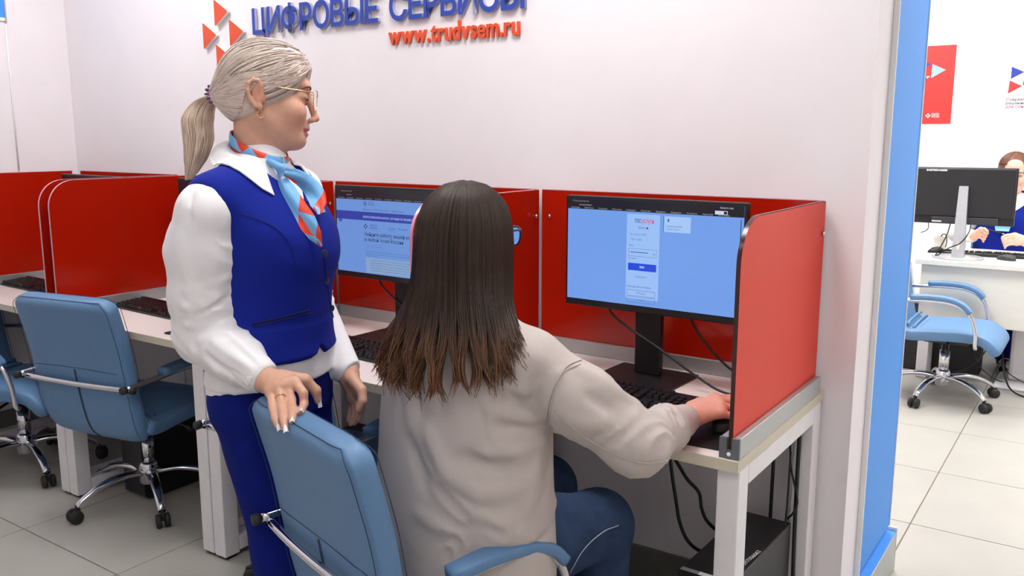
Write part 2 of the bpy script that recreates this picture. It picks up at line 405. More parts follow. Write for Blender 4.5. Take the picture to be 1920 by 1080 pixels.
txt('гос', .412, .205, .062, (30, 50, 140), .035, .012); txt('услуги', .45, .205, .062, (190, 40, 90), .07, .012)
txt('Войти', .435, .262, .03, (70, 80, 110), .035); rect(.478, .247, .489, .26, (20, 25, 50))
txt('Телефон / Email / СНИЛС', .38, .325, .026, (80, 95, 130), .1); txt('+79011150001', .385, .375, .028, (90, 105, 140), .068)
txt('Пароль', .378, .43, .024, (80, 95, 130), .028)
for (a, b, c, d) in ((.378, .452, .542, .455), (.378, .523, .542, .526), (.378, .452, .38, .526), (.54, .452, .542, .526)): rect(a, b, c, d, (110, 130, 170), 'field_line')
rect(.387, .484, .492, .49, (50, 60, 90)); rect(.521, .49, .533, .502, (130, 150, 190))
txt('Восстановить', .377, .553, .024, (90, 100, 140), .05)
rect(.377, .592, .541, .662, (22, 66, 196), 'button', .9); txt('Войти', .446, .635, .03, (215, 225, 250), .026)
txt('Не удаётся войти?', .42, .728, .025, (80, 95, 135), .066)
txt('Вход другим способом', .372, .825, .026, (60, 75, 120), .14)
for (v0, v1, tx) in ((.85, .905, 'QR-код'), (.922, .972, 'Эл. подпись')):
    if v1 > .95: v0, v1 = .915, .968
    for (a, b, c, d) in ((.372, v0, .538, v0 + .004), (.372, v1, .538, v1 + .004), (.372, v0, .374, v1), (.536, v0, .538, v1)): rect(a, b, c, d, (95, 120, 180), 'field_line')
    txt(tx, .43, v0 + .035, .025, (80, 100, 150), .05)
rect(.575, .13, .725, .275, (160, 196, 244), 'hint_card'); rect(.575, .13, .578, .275, (40, 60, 130))
m = MB(); yy = -.0136; cx, cz, rr = -w_ / 2 + .007 + .603 * (w_ - .014), zb + h_ - .007 - .168 * (h_ - .027), .0075
m.grid([[(cx + r_ * math.cos(R(a)), yy, cz + r_ * math.sin(R(a))) for a in range(0, 361, 20)] for r_ in (rr, rr - .001)]); m.build('hint_icon', glow('px', rgb(40, 60, 110)), hb)
rect(.598, .155, .607, .18, (70, 90, 140)); txt('Куда ещё можно войти', .59, .228, .024, (70, 85, 120), .09); txt('с паролем Госуслуг?', .59, .255, .024, (70, 85, 120), .075)
rect(.984, .125, .988, .985, (40, 48, 70), 'scroll_bar')

t, hb, zb, w_, h_ = monitor('black monitor showing a job search page between the two women', -1.372, -.2, R(-2), GB)
rect, txt = screen(hb, w_, h_, zb, glow('screen_blue_b', rgb(98, 140, 206), .78))
rect(0, 0, 1, .135, (24, 25, 32), 'browser_bar'); txt('Работа России', .05, .05, .022, (120, 120, 130), .1); txt('trudvsem.ru', .1, .09, .022, (130, 130, 140), .05)
for k in range(11): txt('Закладка', .02 + .085 * k, .125, .018, (120, 120, 130), .06)
def cross(cu, cv, s, col):
    for (a, b) in ((0, -1), (0, 1), (-.8, 0), (.8, 0)): rect(cu + a * s - s * .35, cv + b * s * 1.5 - s * .6, cu + a * s + s * .35, cv + b * s * 1.5 + s * .6, col, 'emblem_mark')
cross(.27, .18, .012, (30, 40, 90)); txt('РАБОТА', .3, .172, .022, (40, 50, 90), .05); txt('РОССИИ', .3, .195, .022, (40, 50, 90), .05)
txt('Вакансии   Работодателям   Образование', .25, .255, .025, (60, 70, 110), .36)
rect(0, .275, 1, .375, (40, 62, 158), 'banner'); txt('ВСЕРОССИЙСКИЙ КОНКУРС «ЛУЧШИЙ ПО ПРОФЕССИИ»', .25, .345, .032, (160, 180, 230), .47)
rect(.022, .376, .052, .408, (50, 80, 170))
cross(.27, .445, .014, (20, 30, 70)); txt('РАБОТА', .31, .437, .026, (40, 50, 90), .065); txt('РОССИИ', .31, .467, .026, (40, 50, 90), .065)
txt('Соискателю', .475, .455, .025, (50, 60, 100), .06); txt('Работодателю', .56, .455, .025, (50, 60, 100), .08); rect(.475, .468, .53, .471, (60, 70, 110))
txt('Найдите работу вашей мечты', .26, .555, .06, (24, 30, 58), .46, .006); txt('в любой точке России', .26, .617, .06, (24, 30, 58), .34, .006)
rect(.262, .65, .74, .652, (100, 130, 180)); rect(.262, .7, .74, .702, (100, 130, 180)); txt('Профессия, должность', .28, .685, .024, (70, 95, 140), .14)
rect(.69, .653, .748, .698, (170, 24, 50), 'button'); txt('Найти', .7, .682, .024, (230, 200, 210), .035)
txt('Продавец  Водитель  Инженер  Бухгалтер  Администратор', .265, .745, .023, (70, 90, 135), .47); txt('Оператор  Кладовщик  Слесарь  Менеджер  Юрист', .265, .772, .023, (70, 90, 135), .46); txt('Сварщик  Повар', .265, .795, .023, (70, 90, 135), .11)
rect(.265, .81, .76, .985, (128, 160, 200), 'notice_block')
for k, tx in enumerate(['Портал Работа России обновляется ежедневно', 'проверенные вакансии по всей стране здесь', 'бесплатные услуги для граждан и компаний', 'обучение и поддержка при поиске работы', 'подробности в центре занятости населения']): txt(tx, .31, .843 + .03 * k, .022, (70, 92, 130), .38)
rect(.86, .53, .878, .73, (40, 110, 190), 'side_tab')
t, hb, zb, w_, h_ = monitor('black monitor hidden behind the standing woman', -2.27, -.2, R(-2), GB)
screen(hb, w_, h_, zb, glow('screen_off', rgb(20, 22, 28), .3))
t, hb, zb, w_, h_ = monitor('black monitor in the corner bay, its top edge above the red screens', -3.17, -.2, R(-4), GB, zb=.19)
screen(hb, w_, h_, zb, glow('screen_off2', rgb(20, 22, 28), .3))

# ------------------------------------------------------------------ keyboards, mats, mice
kme = None
def keyboard(label, x, y, yaw, singles=True, mat=m_black, z=DZ):
    global kme
    t = thing('keyboard', label, 'keyboard', (x, y, z), yaw, 'black keyboards on the desks')
    m = MB(); P = [(-.077, .001), (.077, .001), (.077, .016), (.06, .02), (-.077, .009)]
    m.prism(P, lambda u, v, h: (h, u, v), -.222, .222); m.build('case', mat, t)
    if kme is None:
        k = MB(); a, b, h = .0082, .0062, .009
        k.add([(-a, -a, 0), (a, -a, 0), (a, a, 0), (-a, a, 0), (-b, -b + .001, h), (b, -b + .001, h), (b, b + .001, h), (-b, b + .001, h)], [(4, 5, 6, 7), (0, 1, 5, 4), (1, 2, 6, 5), (2, 3, 7, 6), (3, 0, 4, 7)])
        kme = k.build('key', m_key, t).data; first = [bpy.data.objects[-1]] if False else None
        for c in list(t.children):
            if c.name.startswith('key') and c.data is kme: bpy.data.objects.remove(c)
    keys = []
    for r_ in range(6):
        yy = -.062 + .0192 * r_ + (.008 if r_ == 5 else 0)
        if r_ == 0: row = [(-.205 + .024 * i, 1.25) for i in range(3)] + [(-.095, 6.3)] + [(-.02 + .024 * i, 1.25) for i in range(3)]
        else: row = [(-.207 + .0192 * i, 1) for i in range(14)] + [(.069, 1.3)]
        keys += [(x_, yy, s_) for x_, s_ in row if x_ < .075]
        if r_ in (0, 3, 4, 5) or r_ == 1: keys += [(.095 + .0192 * i, yy, 1) for i in ((0, 1, 2) if r_ != 1 else (1,))]
        if r_ < 5: keys += [(.158 + .0192 * i, yy, 1) for i in range(3)] + [(.158 + .0192 * 3, yy, 1)]
    if singles:
        for (kx, ky, s_) in keys:
            o = bpy.data.objects.new('key', kme); COL.objects.link(o); o.parent = t; o.location = (kx, ky, .0105 + (ky + .077) * .075); o.rotation_euler = (R(4.3), 0, 0); o.scale = (s_, 1, 1)
    else:
        k = MB()
        for (kx, ky, s_) in keys:
            z0 = .0105 + (ky + .077) * .075; k.add([(kx + v.co.x * s_, ky + v.co.y, z0 + v.co.z) for v in kme.vertices], [tuple(p.vertices) for p in kme.polygons])
        k.build('keys', m_key, t)['kind'] = 'stuff'
    return t
keyboard('black keyboard beneath the lit login monitor', -.43, -.375, R(-2))
keyboard('black keyboard beneath the job search monitor', -1.40, -.40, R(-4), False)
keyboard('black keyboard on the desk behind the empty blue chair', -2.455, -.37, R(-3), False)
keyboard('black keyboard on the corner desk', -3.39, -.36, R(-2), False)
def mousepad(label, x, y, yaw):
    t = thing('mouse_mat', label, 'mouse mat', (x, y, DZ), yaw, 'black mouse mats')
    m = MB(); P = []
    for (cx, cy, a0) in ((.095, .085, 0), (-.095, .085, 90), (-.095, -.085, 180), (.095, -.085, 270)):
        P += [(cx + .015 * math.cos(R(a0 + k)), cy + .015 * math.sin(R(a0 + k))) for k in (0, 30, 60, 90)]
    m.prism(P, lambda u, v, h: (u, v, h), .0005, .003); m.build('pad', m_cable, t)
mousepad('black mouse mat under the seated woman\'s hand', -.16, -.52, R(3))
mousepad('black mouse mat on the desk beside the standing woman', -1.985, -.51, R(0))
def mouse(label, x, y, z, yaw, mat=m_black):
    t = thing('computer_mouse', label, 'mouse', (x, y, z), yaw)
    m = MB(); rows = []
    for i in range(9):
        v = -.055 + .11 * i / 8; k = math.sqrt(max(0, 1 - (v / .0555) ** 2)); hh = .034 * (k ** .7) * (1 - .25 * v / .055); ww = .031 * k ** .6 + .0005
        rows.append([(ww * math.cos(a), v, .0005 + hh * max(0, math.sin(a)) ** .8) for a in [math.pi * q / 10 for q in range(11)]])
    m.grid(rows, capends=True); m.grid([[r_[0], r_[-1]] for r_ in rows], smooth=False); m.build('shell', mat, t)
    boxo('wheel', m_dgrey, t, -.003, .003, .02, .034, .024, .0335, bev=.002)
    return t
mouse('black mouse under the seated woman\'s hand', -.088, -.468, DZ + .003, R(-62))

# ------------------------------------------------------------------ computers under the desks and cables
def tower(label, x, y, yaw, h=.385):
    t = thing('computer_tower', label, 'computer', (x, y, 0), yaw, 'black computer towers on the floor')
    boxo('case', m_blackm, t, -.068, .068, -.2, .215, .006, h, bev=.003)
    m = MB(); P = [(-.2005, .006), (-.2005, h), (-.216, h - .006), (-.225, h * .6), (-.22, .02)]
    m.prism(P, lambda u, v, hh: (hh, u, v), -.068, .068); m.build('front', m_black, t)
    for sx in (-.05, .05): boxo('foot', m_rubber, t, sx - .01, sx + .01, -.15, .17, .0005, .0058)
    return t
t = tower('black computer tower with a white stencilled number under the desk at the wall end', -.106, -.33, R(-1), .40)
text('stencil', '701597006062', m_print_w, t, .016, (.053, -.12, .4004), (0, 0, R(86)), width=.125)
boxo('sticker', m_alu, t, -.066, -.02, -.199, -.183, .4003, .4007); boxo('sticker', m_print_w, t, -.02, .03, -.199, -.183, .4003, .4007)
tower('black computer tower on the floor behind the empty blue chair', -2.52, -.28, R(0), .36)
tower('black computer tower under the desk behind the standing woman', -1.62, -.3, R(0), .36)
def cable(label, pts, r=.0035, group='black cables', n=8):
    m = MB(); m.tube(smooth_pts(pts, 8), r, n); o = m.build('cable', m_cable); return tag(o, label, 'cable', group)
m1 = (-.5, -.17, .955)
cable('black cable looping from the lit monitor across the desk', [(-.57, -.178, .955), (-.56, -.176, .925), (-.5, -.19, .895), (-.4, -.20, .85), (-.28, -.21, .79), (-.2, -.22, .762), (-.12, -.2, .757), (-.05, -.17, .756)])
cable('black cable from the lit monitor down to the red end screen', [(-.32, -.178, .955), (-.31, -.174, .92), (-.26, -.17, .86), (-.2, -.165, .81), (-.12, -.16, .778), (-.048, -.15, .762)])
cable('thin black cable on the desk behind the keyboard', [(-.27, -.3, .756), (-.22, -.285, .7545), (-.14, -.27, .7545), (-.048, -.245, .7545)], .0025)
cable('black cable drooping under the job search monitor', [(-1.47, -.178, .95), (-1.455, -.176, .92), (-1.42, -.17, .89), (-1.36, -.16, .84), (-1.33, -.12, .762)])
uc = 'cables hanging under the desks'
cable('black cable hanging under the wall end desk, curving to the computer tower', [(-.345, -.25, .722), (-.34, -.25, .62), (-.328, -.25, .529), (-.311, -.25, .44), (-.298, -.25, .381), (-.272, -.25, .334), (-.24, -.22, .3), (-.2, -.14, .28), (-.15, -.085, .28)], .005, uc)
cable('black cable dropping behind the computer tower at the wall end', [(-.42, -.2, .722), (-.38, -.2, .6), (-.325, -.2, .52), (-.30, -.2, .488), (-.266, -.2, .459), (-.256, -.2, .413), (-.236, -.19, .371), (-.2, -.12, .31), (-.16, -.075, .3)], .005, uc)
cable('thick black cable hanging beside the open wall end', [(-.03, -.1, .70), (-.03, -.1, .5), (-.026, -.105, .3), (-.018, -.11, .1), (-.01, -.12, .007)], .0055, uc)
cable('thin black cable twisted round the thick one by the wall end', [(-.07, -.1, .7), (-.055, -.1, .62), (-.05, -.09, .54), (-.022, -.115, .47), (-.03, -.118, .43), (-.05, -.108, .4), (-.06, -.105, .36)], .0028, uc)
cable('straight black cable behind the tower at the wall end', [(-.105, -.075, .71), (-.104, -.075, .55), (-.105, -.075, .35), (-.11, -.07, .1), (-.12, -.06, .007)], .005, uc)
cable('thin black cable falling past the side of the wall end tower', [(-.045, -.12, .6), (-.044, -.13, .45), (-.04, -.17, .33), (-.045, -.25, .15), (-.04, -.27, .006)], .0028, uc)
for k, (a, b) in enumerate(((-2.28, -.3), (-2.24, -.26), (-2.2, -.33), (-2.17, -.3))):
    cable(['black cable looped under the desk behind the tower, near the empty chair', 'thin black cable slanting down under the desk of the empty chair', 'black cable hanging in a loop under the desk of the empty chair', 'thin black cable slanting down beside the loops under the empty chair\'s desk'][k], [(a, b, .722), (a - .012, b, .65), (a - .03, b + .01, .58), (a + .0, b + .015, .53), (a + .03, b + .01, .6), (a + .045, b, .72)] if k % 2 == 0 else [(a, b, .722), (a - .01, b, .6), (a - .03, b, .45), (a - .06, b + .05, .3)], .004 if k % 2 == 0 else .003, uc)
tag(boxo('cable_tray', m_alu, None, -2.63, -2.56, -.11, -.05, DZ + .0006, DZ + .004), 'small metal cable grommet plate on the desk behind the keyboard', 'grommet')

# ------------------------------------------------------------------ office chairs
def slab(m, path, width, thick, n=24):
    """rounded slab swept along (y, z) points; width(t), thick(t)"""
    rows = []; L = len(path)
    for i in range(L):
        t = i / (L - 1); p = Vector(path[i]); d = Vector(path[min(i + 1, L - 1)]) - Vector(path[max(i - 1, 0)]); d.normalize(); nn = Vector((-d.y, d.x))
        w_, th = width(t), thick(t); row = []
        for k in range(n):
            a = 2 * math.pi * k / n; c, s_ = math.cos(a), math.sin(a)
            e = .28; u = math.copysign(abs(c) ** e, c); v = math.copysign(abs(s_) ** e, s_)
            uu = u * w_; vv = v * th * (1 - .18 * abs(u) ** 6)
            q = p + nn * vv; row.append((uu, q.x, q.y))
        rows.append(row)
    m.grid(rows, closed=True, capends=True); return rows
def make_chair(label, loc, rz, group, base_rot=0.0):
    t = thing('office_chair', label, 'chair', (loc[0], loc[1], 0), rz, group)
    # backrest
    path = [(v.x, v.y) for v in smooth_pts([(-.175, .355, 0), (-.215, .39, 0), (-.238, .47, 0), (-.255, .57, 0), (-.275, .69, 0), (-.305, .81, 0), (-.322, .875, 0)], 5)]
    L = len(path)
    def wd(t_):
        w_ = .222 + .010 * math.sin(min(1, t_ * 1.2) * math.pi * .6)
        if t_ > .86: w_ -= .035 * ((t_ - .86) / .14) ** 3
        if t_ < .08: w_ -= .03 * (1 - t_ / .08) ** 2
        return w_
    def th(t_): return .037 if t_ < .93 else .037 - .015 * ((t_ - .93) / .07) ** 2
    m = MB(); slab(m, path, wd, th, 40); bk = m.build('backrest', m_blue, t)
    # stitched seams: along both border lines and a short one near the lower third
    def seam(off):
        pts = []
        rng = range(4, L)
        def at(i, s_, k=1.0):
            p = Vector(path[i]); d = (Vector(path[min(i + 1, L - 1)]) - Vector(path[i - 1])).normalized(); nn = Vector((-d.y, d.x))
            q = p + nn * off * th(i / (L - 1)) * (.84 if k > .9 else 1.0); return (s_ * wd(i / (L - 1)) * .985 * k, q.x, q.y)
        for i in rng: pts.append(at(i, -1))
        for u in (-.85, -.6, -.3, 0, .3, .6, .85):
            pts.append(at(L - 1, 1, u) if abs(u) < .9 else at(L - 1, 1, u))
        for i in reversed(rng): pts.append(at(i, 1))
        mm = MB(); mm.tube(pts, .0011, 5); mm.build('seam', m_seam, bk)
    seam(1.0); seam(-1.0)
    i0 = int(L * .55); p = Vector(path[i0])
    mm = MB(); mm.tube([(x, p.x - .0375 - (.0 if abs(x) < .16 else -.003), p.y - .006 * (x / .2) ** 2) for x in np.linspace(-.2, .2, 17)][::-1], .0009, 5); mm.build('seam', m_seam, bk)
    # dark zip slit down the lower back
    sl = []
    for i in range(2, i0 + 1):
        p = Vector(path[i]); d = (Vector(path[i + 1]) - Vector(path[i - 1])).normalized(); nn = Vector((-d.y, d.x)); q = p + nn * .0375; sl.append((.0, q.x, q.y))
    mm = MB(); mm.tube(sl, .0035, 6); mm.build('slit', m_seam, bk)
    # seat
    sp = [(v.x, v.y) for v in smooth_pts([(-.205, .405, 0), (-.16, .38, 0), (-.05, .387, 0), (.1, .397, 0), (.19, .39, 0), (.245, .355, 0), (.262, .315, 0)], 5)]
    m = MB(); slab(m, sp, lambda t_: .235 - (.02 * ((t_ - .85) / .15) ** 2 if t_ > .85 else 0) - (.02 * (1 - t_ / .1) if t_ < .1 else 0), lambda t_: .036 - (.014 * ((t_ - .9) / .1) ** 2 if t_ > .9 else 0), 40)
    st = m.build('seat', m_blue, t)
    for q in range(3):
        mm = MB(); yy = -.165 + .03 * q; mm.tube([(x, yy, .417 + .018 * (2 - q) ** 1.3 * .6 - .012 * (x / .19) ** 4) for x in np.linspace(-.19, .19, 11)], .007, 6); mm.build('pleat', m_blue, st)
    # back crossbar and armrests
    bar = [(x, -.312 - .0 + .012 * (x / .26) ** 2, .562) for x in np.linspace(-.265, .265, 15)]
    tubeo('crossbar', m_chrome, t, bar, .0105, 12)
    for s_ in (-1, 1):
        tubeo('end_cap', m_rubber, t, [(s_ * .262, -.3185, .569), (s_ * .262, -.336, .568)], .0135, 12)
        tubeo('end_cap', m_rubber, t, [(s_ * .264, -.301, .562), (s_ * .281, -.3, .562)], .0125, 12)
        ap = smooth_pts([(s_ * .262, -.318, .569), (s_ * .262, -.2, .574), (s_ * .262, -.05, .582), (s_ * .262, .06, .572), (s_ * .26, .135, .525), (s_ * .256, .165, .44), (s_ * .25, .17, .37), (s_ * .23, .17, .348)], 6)
        ar = tubeo('armrest', m_chrome, t, ap, .0105, 10)
        pp = [(v.x, v.y) for v in smooth_pts([(-.15, .593, 0), (-.05, .60, 0), (.04, .595, 0), (.1, .572, 0), (.138, .535, 0)], 5)]
        m = MB(); rows = slab(m, pp, lambda t_: .026 - .004 * abs(2 * t_ - 1) ** 4, lambda t_: .0135, 20)
        m.v = [(x + s_ * .262, y, z) for (x, y, z) in m.v]; m.build('arm_pad', m_blue, ar)
    # mechanism, gas column, star base
    boxo('mechanism', m_black, t, -.08, .08, -.1, .12, .322, .352, bev=.006)
    tubeo('lever', m_black, t, [(.08, .02, .335), (.17, .03, .325), (.2, .035, .31)], [.006, .006, .012], 8)
    cm = MB(); cm.lathe([(.026, .16), (.026, .27), (.018, .2705), (.018, .322)], 20); cm.build('column', m_chrome, t)
    bs = MB(); bs.lathe([(.03, .072), (.038, .08), (.036, .15), (.03, .165)], 20); bs.build('hub', m_chrome, t)
    first = None
    for k in range(5):
        a = base_rot + 2 * math.pi * k / 5; c, s_ = math.cos(a), math.sin(a)
        pts = smooth_pts([(.03, 0, .122), (.11, 0, .128), (.2, 0, .112), (.265, 0, .08), (.285, 0, .062)], 5)
        rows = []
        for i, p_ in enumerate(pts):
            f = i / (len(pts) - 1); hw = .021 - .006 * f; hh = .014 - .004 * f
            rows.append([(p_.x + hh * math.sin(b_) * .2, hw * math.cos(b_), p_.z + hh * math.sin(b_)) for b_ in [2 * math.pi * q / 12 for q in range(12)]])
        lm = MB(); lm.grid(rows, closed=True, capends=True)
        lg_ = lm.build('base_leg', m_chrome, t); lg_.rotation_euler = (0, 0, a)
        ca = MB()
        ca.tube([(.285, 0, .066), (.285, 0, .052)], .006, 8)
        for sy in (-1, 1): ca.lathe([(.008, sy * .006), (.0245, sy * .007), (.0265, sy * .013), (.0245, sy * .0235), (.012, sy * .026)], 18, (.293, 0, .0272), 'y')
        ca.box(.272, .312, -.0055, .0055, .03, .056, bev=.003)
        cb = ca.build('caster', m_rubber, lg_)
    return t
GC = 'light blue office chairs'
NC = (-.6, -.924, R(-16))
ch_near = make_chair('light blue office chair under the seated woman, its back gripped by a hand', (-.592, -.926), R(-17), GC, R(20))
make_chair('empty light blue office chair with chrome bar across its back', (-2.455, -.475), R(11), GC, R(-108))
make_chair('light blue office chair drawn sideways to the corner desk', (-3.2, -.58), R(-64), GC, R(-20))
make_chair('light blue office chair behind the standing woman', (-1.365, -.49), R(2), GC, R(218))
make_chair('light blue office chair turned sideways before the far desk', (-.095, 2.83), R(-90), GC, R(-90))

# ------------------------------------------------------------------ bodies and clothes: smooth solids polygonised on a grid
V3 = lambda *a: np.array(a, float)
def smin(a, b, k):
    h = np.clip(.5 + .5 * (b - a) / k, 0, 1); return b + (a - b) * h - k * h * (1 - h)
class Shape:
    def __init__(s): s.ops = []; s.folds = []; s.disp = []
    def _add(s, fn, lo, hi, k, mode):
        e = k + .012; s.ops.append((fn, np.asarray(lo, float) - e, np.asarray(hi, float) + e, max(k, 1e-5), mode)); return s
    def rc(s, a, b, ra, rb, k=.012, mode='u'):
        a, b = np.asarray(a, float), np.asarray(b, float); d = b - a; L2 = max(1e-12, d @ d); m = max(ra, rb)
        def fn(P):
            t = np.clip((P - a) @ d / L2, 0, 1); q = P - a - t[:, None] * d
            return np.sqrt((q * q).sum(1)) - (ra + (rb - ra) * t)
        return s._add(fn, np.minimum(a, b) - m, np.maximum(a, b) + m, k, mode)
    def chain(s, pts, rs, k=.012, mode='u'):
        for i in range(len(pts) - 1): s.rc(pts[i], pts[i + 1], rs[i], rs[i + 1], k, mode)
        return s
    def el(s, c, r, Rm=None, k=.012, mode='u'):
        c, r = np.asarray(c, float), np.asarray(r, float); Rm = np.eye(3) if Rm is None else Rm; m = r.max()
        def fn(P):
            q = (P - c) @ Rm; k0 = np.sqrt(((q / r) ** 2).sum(1)); k1 = np.sqrt(((q / (r * r)) ** 2).sum(1)) + 1e-9
            return k0 * (k0 - 1) / k1
        return s._add(fn, c - m, c + m, k, mode)
    def bx(s, c, h, Rm=None, r=.003, k=.005, mode='u'):
        c, h = np.asarray(c, float), np.asarray(h, float); Rm = np.eye(3) if Rm is None else Rm; m = np.linalg.norm(h) + r
        def fn(P):
            q = np.abs((P - c) @ Rm) - h; return np.sqrt((np.maximum(q, 0) ** 2).sum(1)) + np.minimum(q.max(1), 0) - r
        return s._add(fn, c - m, c + m, k, mode)
    def loft(s, rows, k=.012, o=(0, 0, 0), Rm=None, mode='u', off=0.0, e=2.0, n=80):
        """stack of ellipses (z, cx, cy, rx, ry) along the frame's z"""
        rows = np.array(rows, float); o = np.asarray(o, float); Rm = np.eye(3) if Rm is None else Rm
        z = rows[:, 0]; zz = np.linspace(z[0], z[-1], n); T = []
        for c in range(1, 5):
            v = rows[:, c]; g = np.gradient(v, z); i = np.clip(np.searchsorted(z, zz) - 1, 0, len(z) - 2)
            h = z[i + 1] - z[i]; t = (zz - z[i]) / h
            T.append((2 * t ** 3 - 3 * t ** 2 + 1) * v[i] + (t ** 3 - 2 * t ** 2 + t) * h * g[i] + (-2 * t ** 3 + 3 * t ** 2) * v[i + 1] + (t ** 3 - t ** 2) * h * g[i + 1])
        def fn(P):
            q = (P - o) @ Rm; w_ = q[:, 2]; cx, cy, rx, ry = [np.interp(w_, zz, t) for t in T]; rx = rx + off; ry = ry + off
            x, y = q[:, 0] - cx, q[:, 1] - cy
            if e == 2.0: k0 = np.sqrt((x / rx) ** 2 + (y / ry) ** 2)
            else: k0 = (np.abs(x / rx) ** e + np.abs(y / ry) ** e) ** (1 / e)
            k1 = np.sqrt((x / rx ** 2) ** 2 + (y / ry ** 2) ** 2) + 1e-6
            d = np.where(k0 < .3, -np.minimum(rx, ry) * .7, k0 * (k0 - 1) / np.maximum(k1, 1e-3))
            dz = np.maximum(z[0] - off - w_, w_ - z[-1] - off)
            return np.maximum(d, dz) + np.where((d > 0) & (dz > 0), np.minimum(d, dz) * .4, 0)
        m = max(rows[:, 3].max(), rows[:, 4].max()) + np.abs(rows[:, 1:3]).max() + off
        A = o + Rm @ V3(0, 0, z[0] - off); B = o + Rm @ V3(0, 0, z[-1] + off)
        if np.allclose(Rm, np.eye(3)):
            ex = rows[:, 3].max() + np.abs(rows[:, 1]).max() + off; ey = rows[:, 4].max() + np.abs(rows[:, 2]).max() + off
            return s._add(fn, o + V3(-ex, -ey, z[0] - off), o + V3(ex, ey, z[-1] + off), k, mode)
        return s._add(fn, np.minimum(A, B) - m, np.maximum(A, B) + m, k, mode)
    def half(s, p, n, k=.002):
        """keep only the side of the plane that n points away from"""
        p, n = np.asarray(p, float), np.asarray(n, float); n = n / np.linalg.norm(n)
        s.ops.append((lambda P: (P - p) @ n, V3(-9, -9, -9), V3(9, 9, 9), k, 'i')); return s
    def fold(s, a, b, amp, w_):
        s.folds.append((np.asarray(a, float), np.asarray(b, float), amp, w_)); return s
    def grow(s, other, off=0.0):
        """take over another shape's operations, inflated"""
        for (fn, lo, hi, k, mode) in other.ops: s.ops.append(((lambda P, f=fn: f(P) - off), lo - off, hi + off, k, mode))
        return s
    def bounds(s):
        lo = np.min([o[1] for o in s.ops if o[4] == 'u'], 0); hi = np.max([o[2] for o in s.ops if o[4] == 'u'], 0); return lo, hi
    def eval(s, P):
        lo, hi = P.min(0), P.max(0); d = np.full(len(P), .5)
        for (fn, a, b, k, mode) in s.ops:
            if mode != 'i' and ((a > hi).any() or (b < lo).any()): continue
            v = fn(P)
            if mode == 'u': d = smin(d, v, k)
            elif mode == 's': d = -smin(-d, v, k)
            else: d = -smin(-d, -v, k)
        for (a, b, amp, w_) in s.folds:
            if ((np.minimum(a, b) - 3 * w_ > hi).any() or (np.maximum(a, b) + 3 * w_ < lo).any()): continue
            ab = b - a; t = np.clip((P - a) @ ab / (ab @ ab + 1e-12), 0, 1); q = P - a - t[:, None] * ab
            d = d - amp * np.exp(-(q * q).sum(1) / (w_ * w_)) * (1 - (2 * t - 1) ** 4 * .6)
        for (lo_, hi_, fn) in s.disp:
            if (lo_ > hi).any() or (hi_ < lo).any(): continue
            d = d - fn(P)
        return d
    def crease(s, c, ax, rad, amp, wl, seed=0.0):
        """irregular cloth creases round an axis, strongest at c"""
        c, ax = np.asarray(c, float), unit(ax); u = unit(np.cross(ax, V3(.31, .2, .93))); v = np.cross(ax, u)
        def fn(P):
            q = P - c; t = q @ ax; a = np.arctan2(q @ v, q @ u)
            ph = t / wl + .55 * np.sin(a + seed) + .35 * np.sin(2 * a + 1.7 * seed + t * 40) + .2 * np.sin(3 * a - seed)
            r_ = 1 - np.abs(np.sin(math.pi * ph)); mod = .55 + .45 * np.sin(a * 2 + seed * 2.3 + t * 25)
            return amp * (r_ ** 1.6 * 1.6 - .45) * mod * np.exp(-(q * q).sum(1) / rad ** 2)
        s.disp.append((c - 2.2 * rad, c + 2.2 * rad, fn)); return s
def axis(lo, hi, h, fine):
    out = [lo]
    while out[-1] < hi:
        st = h
        for (a, b, hf) in fine:
            if a - hf <= out[-1] < b: st = min(st, hf)
            elif out[-1] < a: st = min(st, max(hf, a - out[-1]))
        out.append(out[-1] + st)
    return np.array(out)
QE = [(0, 1), (2, 3), (4, 5), (6, 7), (0, 2), (1, 3), (4, 6), (5, 7), (0, 4), (1, 5), (2, 6), (3, 7)]
